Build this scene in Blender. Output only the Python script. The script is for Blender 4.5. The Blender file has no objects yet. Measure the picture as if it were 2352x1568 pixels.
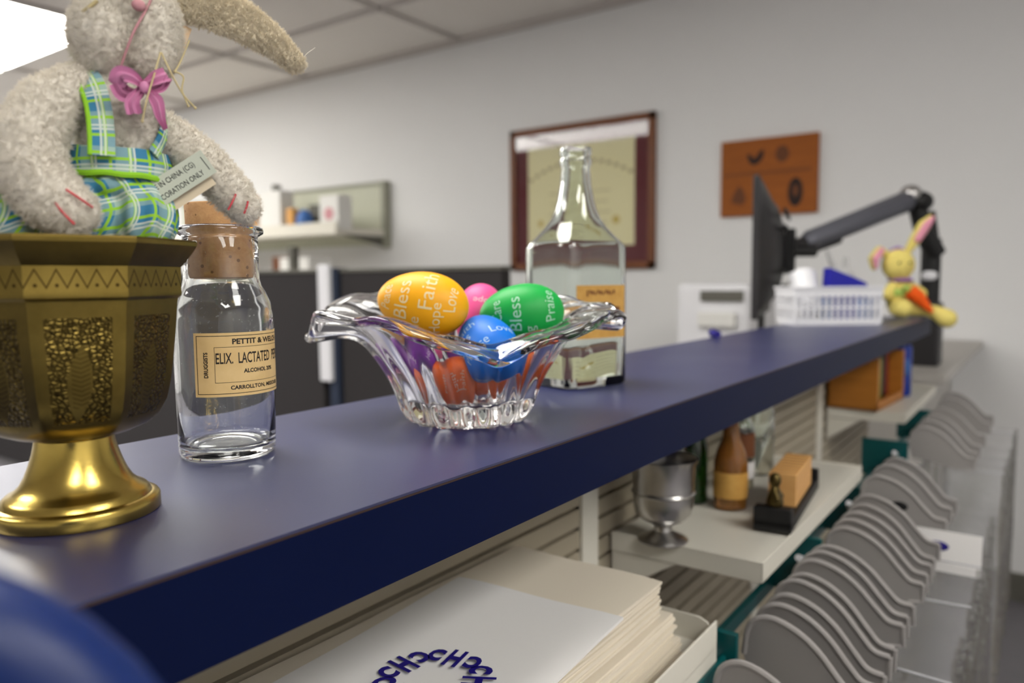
import bpy, bmesh, math, random
from mathutils import Vector, Matrix, Euler
random.seed(7)
S = bpy.context.scene
COL = S.collection
PI = math.pi
def R(a): return math.radians(a)
# ---------------------------------------------------------------- camera
cam_d = bpy.data.cameras.new('camera'); cam = bpy.data.objects.new('camera', cam_d); COL.objects.link(cam)
cam_d.sensor_fit = 'HORIZONTAL'; cam_d.sensor_width = 36.0; cam_d.lens = 1741.0 / 2352.0 * 36.0
YAW, PITCH, ROLL = R(35.65), R(4.72), R(-0.45)
fw = Vector((math.cos(YAW)*math.cos(PITCH), math.sin(YAW)*math.cos(PITCH), -math.sin(PITCH)))
rt = Vector((math.sin(YAW), -math.cos(YAW), 0)); up = rt.cross(fw)
rt2 = rt*math.cos(ROLL) + up*math.sin(ROLL); up2 = -rt*math.sin(ROLL) + up*math.cos(ROLL)
cam.matrix_world = Matrix(((rt2.x, up2.x, -fw.x, 0), (rt2.y, up2.y, -fw.y, 0), (rt2.z, up2.z, -fw.z, 1.165), (0, 0, 0, 1)))
cam_d.clip_start = 0.01; cam_d.clip_end = 50
cam_d.dof.use_dof = True; cam_d.dof.focus_distance = 0.375; cam_d.dof.aperture_fstop = 6.6
S.camera = cam
# ---------------------------------------------------------------- view, world, exposure
S.view_settings.view_transform = 'Standard'; S.view_settings.look = 'None'
S.view_settings.gamma = 1.0; S.view_settings.use_curve_mapping = False
S.view_settings.exposure = 0.30
S.cycles.transparent_max_bounces = 64; S.cycles.max_bounces = 16
S.cycles.transmission_bounces = 14; S.cycles.glossy_bounces = 6; S.cycles.diffuse_bounces = 4
W = bpy.data.worlds.new('room_air'); S.world = W; W.use_nodes = True
W.node_tree.nodes['Background'].inputs[0].default_value = (0.6, 0.62, 0.65, 1)
W.node_tree.nodes['Background'].inputs[1].default_value = 0.3
PANEL_LIGHT = 11.5          # emission of every ceiling light panel
# (centre x, centre y) of the recessed 2 x 4 ft light panels; last two unseen, added to light the shelves
PANELS = [(1.695, 4.45), (1.695, 5.67), (0.475, 3.23), (0.475, 4.45), (0.475, 0.9), (-0.745, 2.01), (0.475, -1.5), (-0.745, -1.5)]
# ---------------------------------------------------------------- materials
def lin(c):
    return tuple((x/255/12.92 if x/255 <= .04045 else ((x/255+.055)/1.055)**2.4) for x in c)
class N:
    """tiny node helper"""
    def __init__(s, name):
        s.m = bpy.data.materials.new(name); s.m.use_nodes = True; s.t = s.m.node_tree; s.b = s.t.nodes['Principled BSDF']
    def n(s, typ, **kw):
        x = s.t.nodes.new(typ)
        for k, v in kw.items(): setattr(x, k, v)
        return x
    def link(s, a, b): s.t.links.new(a, b)
    def val(s, sock, v):
        if hasattr(v, 'is_linked') or isinstance(v, bpy.types.NodeSocket): s.link(v, sock)
        else: sock.default_value = v
    def math(s, op, a, b=0.0, c=0.0):
        x = s.n('ShaderNodeMath', operation=op); s.val(x.inputs[0], a); s.val(x.inputs[1], b); s.val(x.inputs[2], c); return x.outputs[0]
    def mix(s, f, a, b):
        x = s.n('ShaderNodeMix', data_type='RGBA'); s.val(x.inputs[0], f)
        for i, v in ((6, a), (7, b)):
            if isinstance(v, tuple): x.inputs[i].default_value = (*v, 1)
            else: s.link(v, x.inputs[i])
        return x.outputs[2]
    def coord(s, kind='Object'):
        return s.n('ShaderNodeTexCoord').outputs[kind]
    def xyz(s, vec):
        x = s.n('ShaderNodeSeparateXYZ'); s.link(vec, x.inputs[0]); return x.outputs
    def noise(s, scale, detail=3, rough=.5, vec=None):
        x = s.n('ShaderNodeTexNoise'); x.inputs['Scale'].default_value = scale; x.inputs['Detail'].default_value = detail; x.inputs['Roughness'].default_value = rough
        s.link(vec if vec is not None else s.coord(), x.inputs['Vector']); return x.outputs[0]
    def bump(s, h, strength=.5, dist=.001):
        x = s.n('ShaderNodeBump'); x.inputs['Strength'].default_value = strength; x.inputs['Distance'].default_value = dist
        s.link(h, x.inputs['Height']); s.link(x.outputs[0], s.b.inputs['Normal'])
def mat(name, rgb, rough=.5, metal=0., var=.0, vscale=40, bump=0., bscale=200, bdist=.0005, trans=0., ior=1.45, spec=None, sheen=0., coat=0., vr=0.):
    g = N(name); c = lin(rgb)
    g.b.inputs['Roughness'].default_value = rough; g.b.inputs['Metallic'].default_value = metal
    g.b.inputs['Base Color'].default_value = (*c, 1)
    if trans: g.b.inputs['Transmission Weight'].default_value = trans
    g.b.inputs['IOR'].default_value = ior
    if spec is not None: g.b.inputs['Specular IOR Level'].default_value = spec
    if sheen: g.b.inputs['Sheen Weight'].default_value = sheen; g.b.inputs['Sheen Roughness'].default_value = .5
    if coat: g.b.inputs['Coat Weight'].default_value = coat; g.b.inputs['Coat Roughness'].default_value = .1
    if var:
        f = g.noise(vscale); g.link(g.mix(f, tuple(x*(1-var) for x in c), tuple(min(1, x*(1+var)) for x in c)), g.b.inputs['Base Color'])
    if vr:
        f = g.noise(vscale*.7); g.link(g.math('ADD', g.math('MULTIPLY', f, vr), rough-vr/2), g.b.inputs['Roughness'])
    if bump: g.bump(g.noise(bscale, 4), bump, bdist)
    return g.m
def emis(name, rgb, strength):
    g = N(name); g.b.inputs['Emission Color'].default_value = (*lin(rgb), 1); g.b.inputs['Emission Strength'].default_value = strength
    g.b.inputs['Base Color'].default_value = (.8, .8, .8, 1); return g.m

M = {}
M['wall'] = mat('painted_wall', (232, 232, 232), .75, var=.02, vscale=2, bump=.15, bscale=300)
M['ceiling'] = mat('ceiling_tile', (232, 227, 222), .9, var=.03, vscale=60, bump=.3, bscale=400)
M['grid'] = mat('ceiling_grid', (196, 190, 186), .6)
M['floor'] = mat('floor_vinyl', (118, 115, 121), .45, var=.1, vscale=12)
M['panel'] = emis('light_diffuser', (255, 252, 245), PANEL_LIGHT)
M['frame_white'] = mat('white_enamel', (225, 224, 220), .4)
# navy laminate: fine texture, slightly glossy
def laminate():
    g = N('navy_laminate'); c = lin((27, 33, 80))
    sp = g.noise(900, 2); dust = g.n('ShaderNodeTexVoronoi'); g.link(g.coord(), dust.inputs['Vector']); dust.inputs['Scale'].default_value = 60
    d = g.math('LESS_THAN', dust.outputs['Distance'], .018)
    g.link(g.mix(g.math('MULTIPLY', d, .5), c, lin((150, 150, 160))), g.b.inputs['Base Color'])
    g.link(g.math('ADD', g.math('MULTIPLY', g.noise(9, 3), .08), .33), g.b.inputs['Roughness'])
    g.b.inputs['IOR'].default_value = 2.0
    g.bump(sp, .12, .0003); return g.m
M['navy'] = laminate()
M['navy_edge'] = mat('navy_edge_band', (0, 12, 50), .5, var=.04, vscale=20, bump=.05, bscale=900, bdist=.0002, spec=.15)
M['seam'] = mat('brown_laminate_seam', (58, 40, 32), .6)
M['glass'] = mat('clear_glass', (250, 253, 252), .0, trans=1., ior=1.5)
M['glass_thick'] = mat('crystal_glass', (252, 252, 253), .0, trans=1., ior=1.52)
M['glass_green'] = mat('dark_green_glass', (40, 90, 30), .03, trans=.9, ior=1.5)
M['glass_tint'] = mat('greenish_glass', (246, 251, 247), .01, trans=1., ior=1.5)
M['amber_liquid'] = mat('amber_glass', (190, 130, 60), .05, trans=.7, ior=1.5)
def dirty_glass():
    g = N('dusty_bottle_glass'); g.b.inputs['Base Color'].default_value = (.97, .985, .98, 1); g.b.inputs['Transmission Weight'].default_value = 1
    g.b.inputs['IOR'].default_value = 1.5
    n = g.noise(500, 3); n2 = g.noise(60, 3)
    sp = g.math('MULTIPLY', g.math('GREATER_THAN', n, .70), .25)
    g.link(g.math('ADD', sp, g.math('MULTIPLY', g.math('MAXIMUM', g.math('SUBTRACT', n2, .5), 0.), .25)), g.b.inputs['Roughness'])
    g.bump(g.noise(45, 1), .12, .002)
    return g.m
M['bottle'] = dirty_glass()
def cork():
    g = N('cork'); n = g.noise(260, 5, .7); v = g.n('ShaderNodeTexVoronoi'); g.link(g.coord(), v.inputs['Vector']); v.inputs['Scale'].default_value = 170
    c1 = g.mix(n, lin((176, 124, 78)), lin((226, 180, 128)))
    dots = g.math('LESS_THAN', v.outputs['Distance'], .16)
    g.link(g.mix(g.math('MULTIPLY', dots, .7), c1, lin((110, 70, 40))), g.b.inputs['Base Color']); g.b.inputs['Roughness'].default_value = .85
    g.bump(n, .5, .0006); return g.m
M['cork'] = cork()
def labelpaper(name, a, b):
    g = N(name); g.link(g.mix(g.noise(90, 4, .6), lin(a), lin(b)), g.b.inputs['Base Color']); g.b.inputs['Roughness'].default_value = .6
    g.bump(g.noise(500, 3), .1, .0003); return g.m
M['label'] = labelpaper('aged_label_paper', (214, 178, 116), (236, 206, 150))
M['label_amber'] = labelpaper('stained_label_paper', (176, 124, 48), (222, 176, 92))
M['ink'] = mat('black_ink', (38, 30, 24), .6)
M['ink_blue'] = mat('dark_blue_ink', (26, 16, 120), .5)
M['ink_tag'] = mat('grey_ink', (60, 62, 60), .6)
def brass():
    g = N('engraved_brass')
    uv = g.xyz(g.coord('UV')); u, z = uv[0], uv[1]                   # u counts facets, z in mm
    obj = g.coord()
    fu = g.math('SUBTRACT', g.math('FRACT', u), .5); au = g.math('ABSOLUTE', fu)
    # stippled panel on every facet with a plain leaf shaped window
    edge_u = g.math('SUBTRACT', .36, au)
    zc = g.math('SUBTRACT', z, 62.); az = g.math('ABSOLUTE', zc)
    inpan = g.math('MULTIPLY', g.math('GREATER_THAN', edge_u, 0.), g.math('LESS_THAN', az, 20.))
    lw = g.math('MULTIPLY', g.math('SUBTRACT', 1., g.math('POWER', g.math('ABSOLUTE', g.math('DIVIDE', g.math('ADD', zc, 5.), 15.)), 2.)), .15)
    inleaf = g.math('LESS_THAN', g.math('ABSOLUTE', g.math('ADD', fu, g.math('MULTIPLY', zc, -.003))), lw)
    stip = g.math('MULTIPLY', inpan, g.math('SUBTRACT', 1., inleaf))
    vor = g.n('ShaderNodeTexVoronoi', feature='DISTANCE_TO_EDGE'); vor.inputs['Scale'].default_value = 560; g.link(obj, vor.inputs['Vector'])
    cell = g.math('MULTIPLY', g.math('SUBTRACT', 1., g.math('MINIMUM', g.math('MULTIPLY', vor.outputs['Distance'], 3.4), 1.)), stip)
    # fern strokes inside the leaf
    fern = g.math('MULTIPLY', inleaf, g.math('MULTIPLY', g.math('GREATER_THAN', g.math('SINE', g.math('ADD', g.math('MULTIPLY', z, 3.6), g.math('MULTIPLY', au, -42.))), .55), g.math('LESS_THAN', au, .11)))
    fern = g.math('MULTIPLY', fern, g.math('LESS_THAN', az, 14.))
    # zigzag band under the rim
    zb = g.math('SUBTRACT', z, 96.3)
    band = g.math('LESS_THAN', g.math('ABSOLUTE', zb), 4.6)
    tri = g.math('MULTIPLY', g.math('SUBTRACT', g.math('PINGPONG', g.math('MULTIPLY', u, 5.), .5), .25), 13.)
    zig = g.math('MULTIPLY', band, g.math('LESS_THAN', g.math('ABSOLUTE', g.math('SUBTRACT', zb, tri)), .55))
    du = g.math('SUBTRACT', g.math('FRACT', g.math('MULTIPLY', u, 5.)), .5)
    dots = g.math('MULTIPLY', band, g.math('LESS_THAN', g.math('ADD', g.math('POWER', g.math('MULTIPLY', du, 7.), 2.), g.math('POWER', g.math('ADD', zb, 2.4), 2.)), .45))
    groove = g.math('MAXIMUM', g.math('MAXIMUM', cell, g.math('MULTIPLY', fern, .5)), g.math('MAXIMUM', zig, dots))
    tar = g.noise(45, 5, .65, obj)
    c = g.mix(tar, lin((100, 84, 38)), lin((154, 132, 68)))
    c = g.mix(g.math('MULTIPLY', groove, .85), c, lin((50, 38, 18)))
    low = g.math('LESS_THAN', z, 33.5)
    c = g.mix(low, c, g.mix(tar, lin((190, 160, 74)), lin((216, 190, 108))))
    g.link(c, g.b.inputs['Base Color']); g.b.inputs['Metallic'].default_value = 1.
    rr = g.math('ADD', g.math('MULTIPLY', g.noise(25, 4, .6, obj), .22), .20)
    g.link(g.math('SUBTRACT', rr, g.math('MULTIPLY', low, .08)), g.b.inputs['Roughness'])
    h = g.math('ADD', g.math('MULTIPLY', groove, -1.), g.math('MULTIPLY', g.noise(500, 3, .6, obj), .12))
    g.bump(h, .55, .0005); return g.m
M['brass'] = brass()
def fleece(name, a, b):
    g = N(name); n = g.noise(420, 4, .7); n2 = g.noise(60, 3)
    g.link(g.mix(g.math('ADD', g.math('MULTIPLY', n, .6), g.math('MULTIPLY', n2, .4)), lin(a), lin(b)), g.b.inputs['Base Color'])
    g.b.inputs['Roughness'].default_value = .95; g.b.inputs['Sheen Weight'].default_value = .35; g.b.inputs['Specular IOR Level'].default_value = .1
    g.b.inputs['Subsurface Weight'].default_value = .0
    g.bump(n, .7, .0009); return g.m
M['plush'] = fleece('cream_fleece', (218, 210, 196), (244, 238, 226))
M['ear'] = fleece('warm_cream_fleece', (226, 212, 184), (250, 240, 218))
M['ear_in'] = mat('peach_fabric', (226, 196, 160), .9)
M['seam_pink'] = mat('pink_seam', (206, 150, 156), .9)
M['red_thread'] = mat('red_thread', (214, 84, 92), .8)
M['satin'] = mat('pink_satin', (212, 136, 178), .42, sheen=.3, var=.08, vscale=90)
M['straw'] = mat('straw_thread', (206, 190, 142), .8)
M['black_bead'] = mat('black_bead', (12, 12, 14), .15)
def plaid():
    g = N('plaid_cotton'); o = g.xyz(g.coord('UV')); x, z = o[0], o[1]     # uv in mm
    def stripe(c, p, off, w): return g.math('LESS_THAN', g.math('ABSOLUTE', g.math('SUBTRACT', g.math('FRACT', g.math('ADD', g.math('DIVIDE', c, p), off)), .5)), w/2)
    sx = stripe(x, 14., 0., .5); sz = stripe(z, 14., .2, .5)
    base = g.mix(g.math('MULTIPLY', g.math('ADD', sx, sz), .5), lin((168, 196, 184)), lin((60, 132, 172)))
    lime = g.math('MAXIMUM', stripe(x, 7., .25, .17), stripe(z, 7., .05, .17))
    white = g.math('MAXIMUM', g.math('MAXIMUM', stripe(x, 14., .37, .05), stripe(x, 14., .26, .05)), g.math('MAXIMUM', stripe(z, 14., .55, .05), stripe(z, 14., .44, .05)))
    c = g.mix(lime, base, lin((158, 212, 58))); c = g.mix(g.math('MULTIPLY', white, .8), c, lin((226, 232, 222)))
    g.link(c, g.b.inputs['Base Color']); g.b.inputs['Roughness'].default_value = .8
    g.bump(g.noise(1800, 2), .3, .0002); return g.m
M['plaid'] = plaid()
M['lime'] = mat('lime_piping', (148, 208, 40), .7)
M['tag'] = mat('satin_tag', (196, 202, 186), .5, bump=.1, bscale=900)
M['tag_cream'] = mat('cream_tag', (222, 206, 178), .7)
EGG = {'yellow': (250, 176, 0), 'green': (0, 164, 66), 'blue': (0, 110, 214), 'pink': (232, 84, 150), 'purple': (112, 26, 140), 'orange': (238, 104, 16)}
for k, v in EGG.items(): M['egg_'+k] = mat('%s_egg_plastic' % k, v, .48, var=.03, vscale=30)
M['egg_print'] = {k: mat('%s_egg_print' % k, tuple(int(c*.28 + 240*.72) for c in v), .5) for k, v in EGG.items()}
def wood(name, a, b, scale=6, rough=.45, axis=1):
    g = N(name); mp = g.n('ShaderNodeMapping'); g.link(g.coord(), mp.inputs[0])
    mp.inputs['Scale'].default_value = (1, .12, 1) if axis == 1 else ((.12, 1, 1) if axis == 0 else (1, 1, .12))
    n = g.noise(scale*12, 5, .6, mp.outputs[0])
    g.link(g.mix(n, lin(a), lin(b)), g.b.inputs['Base Color']); g.b.inputs['Roughness'].default_value = rough; return g.m
M['wood_frame'] = wood('walnut_frame', (92, 46, 14), (132, 74, 26), 8)
M['plaque'] = wood('orange_wood', (136, 70, 0), (168, 92, 6), 5, .7)
M['burn'] = mat('burnt_engraving', (36, 18, 14), .7)
M['burn_light'] = mat('light_engraving', (104, 58, 26), .7)
M['maroon'] = mat('maroon_mat', (104, 44, 50), .85)
M['certificate'] = mat('cream_certificate', (240, 234, 190), .7, var=.02, vscale=3)
M['faint_ink'] = mat('faint_brown_ink', (172, 160, 116), .7)
M['gold'] = mat('gold_seal', (206, 184, 92), .5)
M['pane'] = None
M['partition'] = mat('charcoal_fabric', (46, 43, 44), .95, bump=.3, bscale=900)
M['partition_trim'] = mat('navy_trim', (36, 46, 66), .5)
M['slat'] = mat('beige_slatwall', (168, 158, 138), .6, var=.03, vscale=6)
M['slat_dark'] = mat('slat_groove', (112, 98, 80), .7)
M['shelf'] = mat('almond_metal', (218, 214, 202), .45)
M['grey_shelf'] = mat('sage_metal', (196, 198, 178), .5)
M['teal'] = mat('teal_plastic', (0, 74, 76), .35)
M['fin'] = mat('grey_plastic', (146, 142, 140), .35, var=.02)
M['white_plastic'] = mat('white_plastic', (228, 228, 232), .4)
M['blue_plastic'] = mat('blue_plastic', (4, 34, 92), .42, bump=.08, bscale=400)
M['black_plastic'] = mat('black_plastic', (38, 36, 38), .5)
M['deep_black'] = mat('matt_black', (14, 14, 15), .5)
M['silver'] = mat('brushed_silver', (190, 188, 186), .28, 1., var=.08, vscale=60)
M['steel_arm'] = mat('grey_aluminium', (104, 105, 114), .5, .5)
M['blue_folder'] = mat('royal_blue', (10, 10, 150), .5)
M['paper_white'] = mat('white_paper', (232, 230, 228), .8, bump=.15, bscale=60, bdist=.001)
M['paper_cream'] = mat('cream_paper', (226, 216, 198), .85, bump=.2, bscale=50, bdist=.001)
M['yarn'] = mat('yellow_yarn', (232, 214, 120), .9, bump=.6, bscale=600, bdist=.002)
M['yarn_pink'] = mat('pink_yarn', (222, 150, 170), .9)
M['yarn_purple'] = mat('purple_yarn', (140, 90, 170), .9)
M['yarn_green'] = mat('green_yarn', (170, 200, 100), .9)
M['yarn_orange'] = mat('orange_yarn', (240, 90, 0), .8)
M['yarn_grey'] = mat('grey_yarn', (186, 186, 186), .9, bump=.5, bscale=400, bdist=.002)
M['crate'] = wood('pine_crate', (150, 92, 24), (200, 130, 50), 8)
M['block'] = wood('light_wood_block', (196, 140, 78), (226, 178, 112), 10)
M['bronze'] = mat('old_bronze', (92, 78, 44), .35, .9)
M['red'] = mat('dark_red', (120, 14, 14), .5)
M['olive'] = mat('olive_yellow', (130, 120, 36), .5)
M['can_blue'] = mat('blue_can', (20, 50, 140), .35)
M['orange_soft'] = mat('orange_box', (222, 164, 88), .6)
M['soft_blue'] = mat('soft_blue', (56, 104, 172), .5)
M['greyd'] = mat('dark_grey', (96, 94, 86), .6)
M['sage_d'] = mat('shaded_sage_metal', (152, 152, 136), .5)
M['desk'] = mat('grey_worktop', (186, 182, 176), .5)
def film():
    g = N('clear_poly_film'); t = g.t
    tr = g.n('ShaderNodeBsdfTransparent'); tr.inputs[0].default_value = (.985, .985, .985, 1)
    gl = g.n('ShaderNodeBsdfGlossy'); gl.inputs['Roughness'].default_value = .12
    df = g.n('ShaderNodeBsdfDiffuse'); df.inputs[0].default_value = (.8, .8, .82, 1)
    fr = g.n('ShaderNodeFresnel'); fr.inputs[0].default_value = 1.5
    bp = g.n('ShaderNodeBump'); bp.inputs['Strength'].default_value = .7; bp.inputs['Distance'].default_value = .01
    g.link(g.noise(22, 3), bp.inputs['Height'])
    for x in (gl, df, fr): g.link(bp.outputs[0], x.inputs['Normal'])
    m1 = g.n('ShaderNodeMixShader'); m1.inputs[0].default_value = .045; g.link(tr.outputs[0], m1.inputs[1]); g.link(df.outputs[0], m1.inputs[2])
    m2 = g.n('ShaderNodeMixShader'); g.link(g.math('MULTIPLY', fr.outputs[0], .55), m2.inputs[0]); g.link(m1.outputs[0], m2.inputs[1]); g.link(gl.outputs[0], m2.inputs[2])
    g.link(m2.outputs[0], t.nodes['Material Output'].inputs[0]); return g.m
M['film'] = film()
M['bag_highlight'] = mat('highlight_film', (210, 210, 214), .12, trans=.4, ior=1.5)
def window_glass():
    g = N('frame_glass'); tr = g.n('ShaderNodeBsdfTransparent'); gl = g.n('ShaderNodeBsdfGlossy'); gl.inputs['Roughness'].default_value = .03
    fr = g.n('ShaderNodeFresnel'); fr.inputs[0].default_value = 1.5; m = g.n('ShaderNodeMixShader')
    g.link(g.math('MULTIPLY', fr.outputs[0], .5), m.inputs[0]); g.link(tr.outputs[0], m.inputs[1]); g.link(gl.outputs[0], m.inputs[2]); g.link(m.outputs[0], g.t.nodes['Material Output'].inputs[0]); return g.m
M['pane'] = window_glass()

# ---------------------------------------------------------------- object helpers
def setp(o, label=None, cat=None, group=None, kind=None):
    if label: o['label'] = label
    if cat: o['category'] = cat
    if group: o['group'] = group
    if kind: o['kind'] = kind
    return o
def thing(name, label, cat, loc=(0, 0, 0), rz=0., group=None):
    o = bpy.data.objects.new(name, None); COL.objects.link(o); o.location = loc; o.rotation_euler = (0, 0, rz); o.empty_display_size = .02
    return setp(o, label, cat, group)
class MB:
    """collects shapes, then becomes ONE mesh object"""
    def __init__(s): s.v = []; s.f = []; s.mi = []; s.uv = {}
    def add(s, vs, fs, mi=0, M4=None):
        k = len(s.v)
        s.v += [tuple(M4 @ Vector(p)) if M4 else tuple(p) for p in vs]
        s.f += [tuple(i+k for i in f) for f in fs]; s.mi += [mi]*len(fs); return s
    def box(s, c, d, mi=0, M4=None):
        x, y, z = c; a, b, e = d[0]/2, d[1]/2, d[2]/2
        vs = [(x+i*a, y+j*b, z+k*e) for i in (-1, 1) for j in (-1, 1) for k in (-1, 1)]
        return s.add(vs, [(0, 1, 3, 2), (4, 6, 7, 5), (0, 4, 5, 1), (2, 3, 7, 6), (0, 2, 6, 4), (1, 5, 7, 3)], mi, M4)
    def box2(s, a, b, mi=0, M4=None):
        return s.box([(a[i]+b[i])/2 for i in range(3)], [abs(b[i]-a[i]) for i in range(3)], mi, M4)
    def lathe(s, prof, n=48, c=(0, 0, 0), mi=0, M4=None, closed=False):
        """prof: (r, z) list; r=0 ends make caps; closed joins last ring to first"""
        vs = []; fs = []
        for r, z in prof:
            for i in range(n): a = 2*PI*i/n; vs.append((c[0]+r*math.cos(a), c[1]+r*math.sin(a), c[2]+z))
        m = len(prof)
        for j in range(m if closed else m-1):
            for i in range(n):
                a, b = j*n+i, j*n+(i+1) % n; q = ((j+1) % m)*n
                fs.append((a, b, q+(i+1) % n, q+i))
        if not closed:
            if prof[0][0] > 1e-6: fs.append(tuple(range(n))[::-1])
            if prof[-1][0] > 1e-6: fs.append(tuple((m-1)*n+i for i in range(n)))
        return s.add(vs, fs, mi, M4)
    def tube(s, pts, rad, n=8, mi=0, M4=None, squash=None):
        pts = [Vector(p) for p in pts]; rads = rad if isinstance(rad, (list, tuple)) else [rad]*len(pts)
        vs = []; fs = []; ref = None
        for i, p in enumerate(pts):
            t = (pts[min(i+1, len(pts)-1)]-pts[max(i-1, 0)]).normalized()
            if ref is None: ref = t.orthogonal().normalized()
            ref = (ref - t*ref.dot(t)).normalized(); b = t.cross(ref)
            for k in range(n): a = 2*PI*k/n; vs.append(p+(ref*math.cos(a)+b*math.sin(a))*rads[i])
        for i in range(len(pts)-1):
            for k in range(n): fs.append((i*n+k, i*n+(k+1) % n, (i+1)*n+(k+1) % n, (i+1)*n+k))
        fs.append(tuple(range(n))[::-1]); fs.append(tuple((len(pts)-1)*n+k for k in range(n)))
        return s.add(vs, fs, mi, M4)
    def ell(s, c, r, n=20, mi=0, M4=None, rot=None):
        vs = []; fs = []; m = n//2+1
        Rm = Euler(rot).to_matrix() if rot else Matrix.Identity(3)
        for j in range(m+1):
            ph = PI*j/m
            for i in range(n):
                a = 2*PI*i/n; p = Rm @ Vector((r[0]*math.sin(ph)*math.cos(a), r[1]*math.sin(ph)*math.sin(a), -r[2]*math.cos(ph)))
                vs.append((c[0]+p.x, c[1]+p.y, c[2]+p.z))
        for j in range(m):
            for i in range(n): fs.append((j*n+i, j*n+(i+1) % n, (j+1)*n+(i+1) % n, (j+1)*n+i))
        return s.add(vs, fs, mi, M4)
    def prism(s, poly, t, axis='x', c=0., mi=0, M4=None):
        """polygon of 2D points extruded by t along an axis"""
        n = len(poly); vs = []
        for e in (-t/2, t/2):
            for a, b in poly:
                vs.append({'x': (c+e, a, b), 'y': (a, c+e, b), 'z': (a, b, c+e)}[axis])
        fs = [tuple(range(n))[::-1], tuple(range(n, 2*n))] + [(i, (i+1) % n, n+(i+1) % n, n+i) for i in range(n)]
        return s.add(vs, fs, mi, M4)
    def build(s, name, mats, parent=None, smooth=True, bevel=0., seg=2, angle=40, weld=False, uvf=None):
        me = bpy.data.meshes.new(name); me.from_pydata(s.v, [], s.f)
        mats = mats if isinstance(mats, (list, tuple)) else [mats]
        for m_ in mats: me.materials.append(m_)
        me.polygons.foreach_set('material_index', s.mi)
        bm = bmesh.new(); bm.from_mesh(me)
        if weld: bmesh.ops.remove_doubles(bm, verts=bm.verts, dist=1e-6)
        bmesh.ops.recalc_face_normals(bm, faces=bm.faces); bm.to_mesh(me); bm.free()
        if uvf:
            l = me.uv_layers.new(name='UVMap')
            for lp in me.loops: l.data[lp.index].uv = uvf(me.vertices[lp.vertex_index].co)
        if smooth:
            me.polygons.foreach_set('use_smooth', [True]*len(me.polygons)); me.set_sharp_from_angle(angle=R(angle))
        o = bpy.data.objects.new(name, me); COL.objects.link(o)
        if parent: o.parent = parent
        if bevel:
            b = o.modifiers.new('bevel', 'BEVEL'); b.width = bevel; b.segments = seg; b.limit_method = 'ANGLE'; b.angle_limit = R(40)
        return o
def structure(o): o['kind'] = 'structure'; return o
def dup_tree(o, parent=None):
    c = o.copy(); COL.objects.link(c)
    if parent: c.parent = parent
    for ch in list(o.children): dup_tree(ch, c)
    return c
def baked(mb, mods):
    """runs modifiers on a temporary mesh and returns the finished mesh"""
    o = mb.build('tmp', [], smooth=False)
    for typ, kw in mods:
        m = o.modifiers.new('m', typ)
        for k, v in kw.items(): setattr(m, k, v)
    bpy.context.view_layer.update()
    dg = bpy.context.evaluated_depsgraph_get()
    me = bpy.data.meshes.new_from_object(o.evaluated_get(dg)); old = o.data
    bpy.data.objects.remove(o); bpy.data.meshes.remove(old); return me
def blob(name, mb, m, parent, voxel, smooth=8, extra=()):
    me = baked(mb, [('REMESH', dict(mode='VOXEL', voxel_size=voxel)), ('SMOOTH', dict(factor=.5, iterations=smooth))] + list(extra))
    me.materials.clear(); me.materials.append(m); me.name = name
    me.polygons.foreach_set('use_smooth', [True]*len(me.polygons))
    o = bpy.data.objects.new(name, me); COL.objects.link(o)
    if parent: o.parent = parent
    return o
def chain(mb, pts, rads, sub=6):
    """dense row of spheres between joints: a limb to be fused by remeshing"""
    for i in range(len(pts)-1):
        a, b = Vector(pts[i]), Vector(pts[i+1])
        for k in range(sub+1):
            t = k/sub; r = rads[i]*(1-t)+rads[i+1]*t; mb.ell(a.lerp(b, t), (r, r, r), 14)
def catmull(pts, n=8):
    P = [Vector(p) for p in pts]; P = [P[0]*2-P[1]] + P + [P[-1]*2-P[-2]]; out = []
    for i in range(1, len(P)-2):
        for k in range(n):
            t = k/n; a, b, c, d = P[i-1], P[i], P[i+1], P[i+2]
            out.append(.5*((2*b)+(c-a)*t+(2*a-5*b+4*c-d)*t*t+(3*b-a-3*c+d)*t**3))
    out.append(P[-2]); return out
def text_geo(txt, size, depth=0., xs=1., align='CENTER', bold=0., shear=0.):
    """filled letters as (verts, faces) in the xy plane"""
    cu = bpy.data.curves.new('t', 'FONT'); cu.body = txt; cu.size = size; cu.align_x = align; cu.align_y = 'CENTER'; cu.resolution_u = 3
    cu.extrude = depth; cu.offset = bold; cu.shear = shear
    o = bpy.data.objects.new('t', cu); COL.objects.link(o); bpy.context.view_layer.update()
    me = bpy.data.meshes.new_from_object(o.evaluated_get(bpy.context.evaluated_depsgraph_get()))
    v = [(p.co.x*xs, p.co.y, p.co.z) for p in me.vertices]; f = [tuple(p.vertices) for p in me.polygons]
    bpy.data.objects.remove(o); bpy.data.meshes.remove(me); bpy.data.curves.remove(cu); return v, f
def subdiv(v, f, cuts=1):
    me = bpy.data.meshes.new('t'); me.from_pydata(v, [], f); bm = bmesh.new(); bm.from_mesh(me)
    bmesh.ops.triangulate(bm, faces=bm.faces)
    for _ in range(cuts): bmesh.ops.subdivide_edges(bm, edges=[e for e in bm.edges if e.calc_length() > SUBLEN], cuts=1)
    bmesh.ops.triangulate(bm, faces=bm.faces)
    v2 = [tuple(x.co) for x in bm.verts]; f2 = [tuple(w.index for w in p.verts) for p in bm.faces]
    bm.free(); bpy.data.meshes.remove(me); return v2, f2
SUBLEN = .0012
mm = .001
VIEW = math.atan2(rt.y, rt.x)          # heading in which most ledge objects were set down, facing the aisle
LEDGE = 1.07

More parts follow.
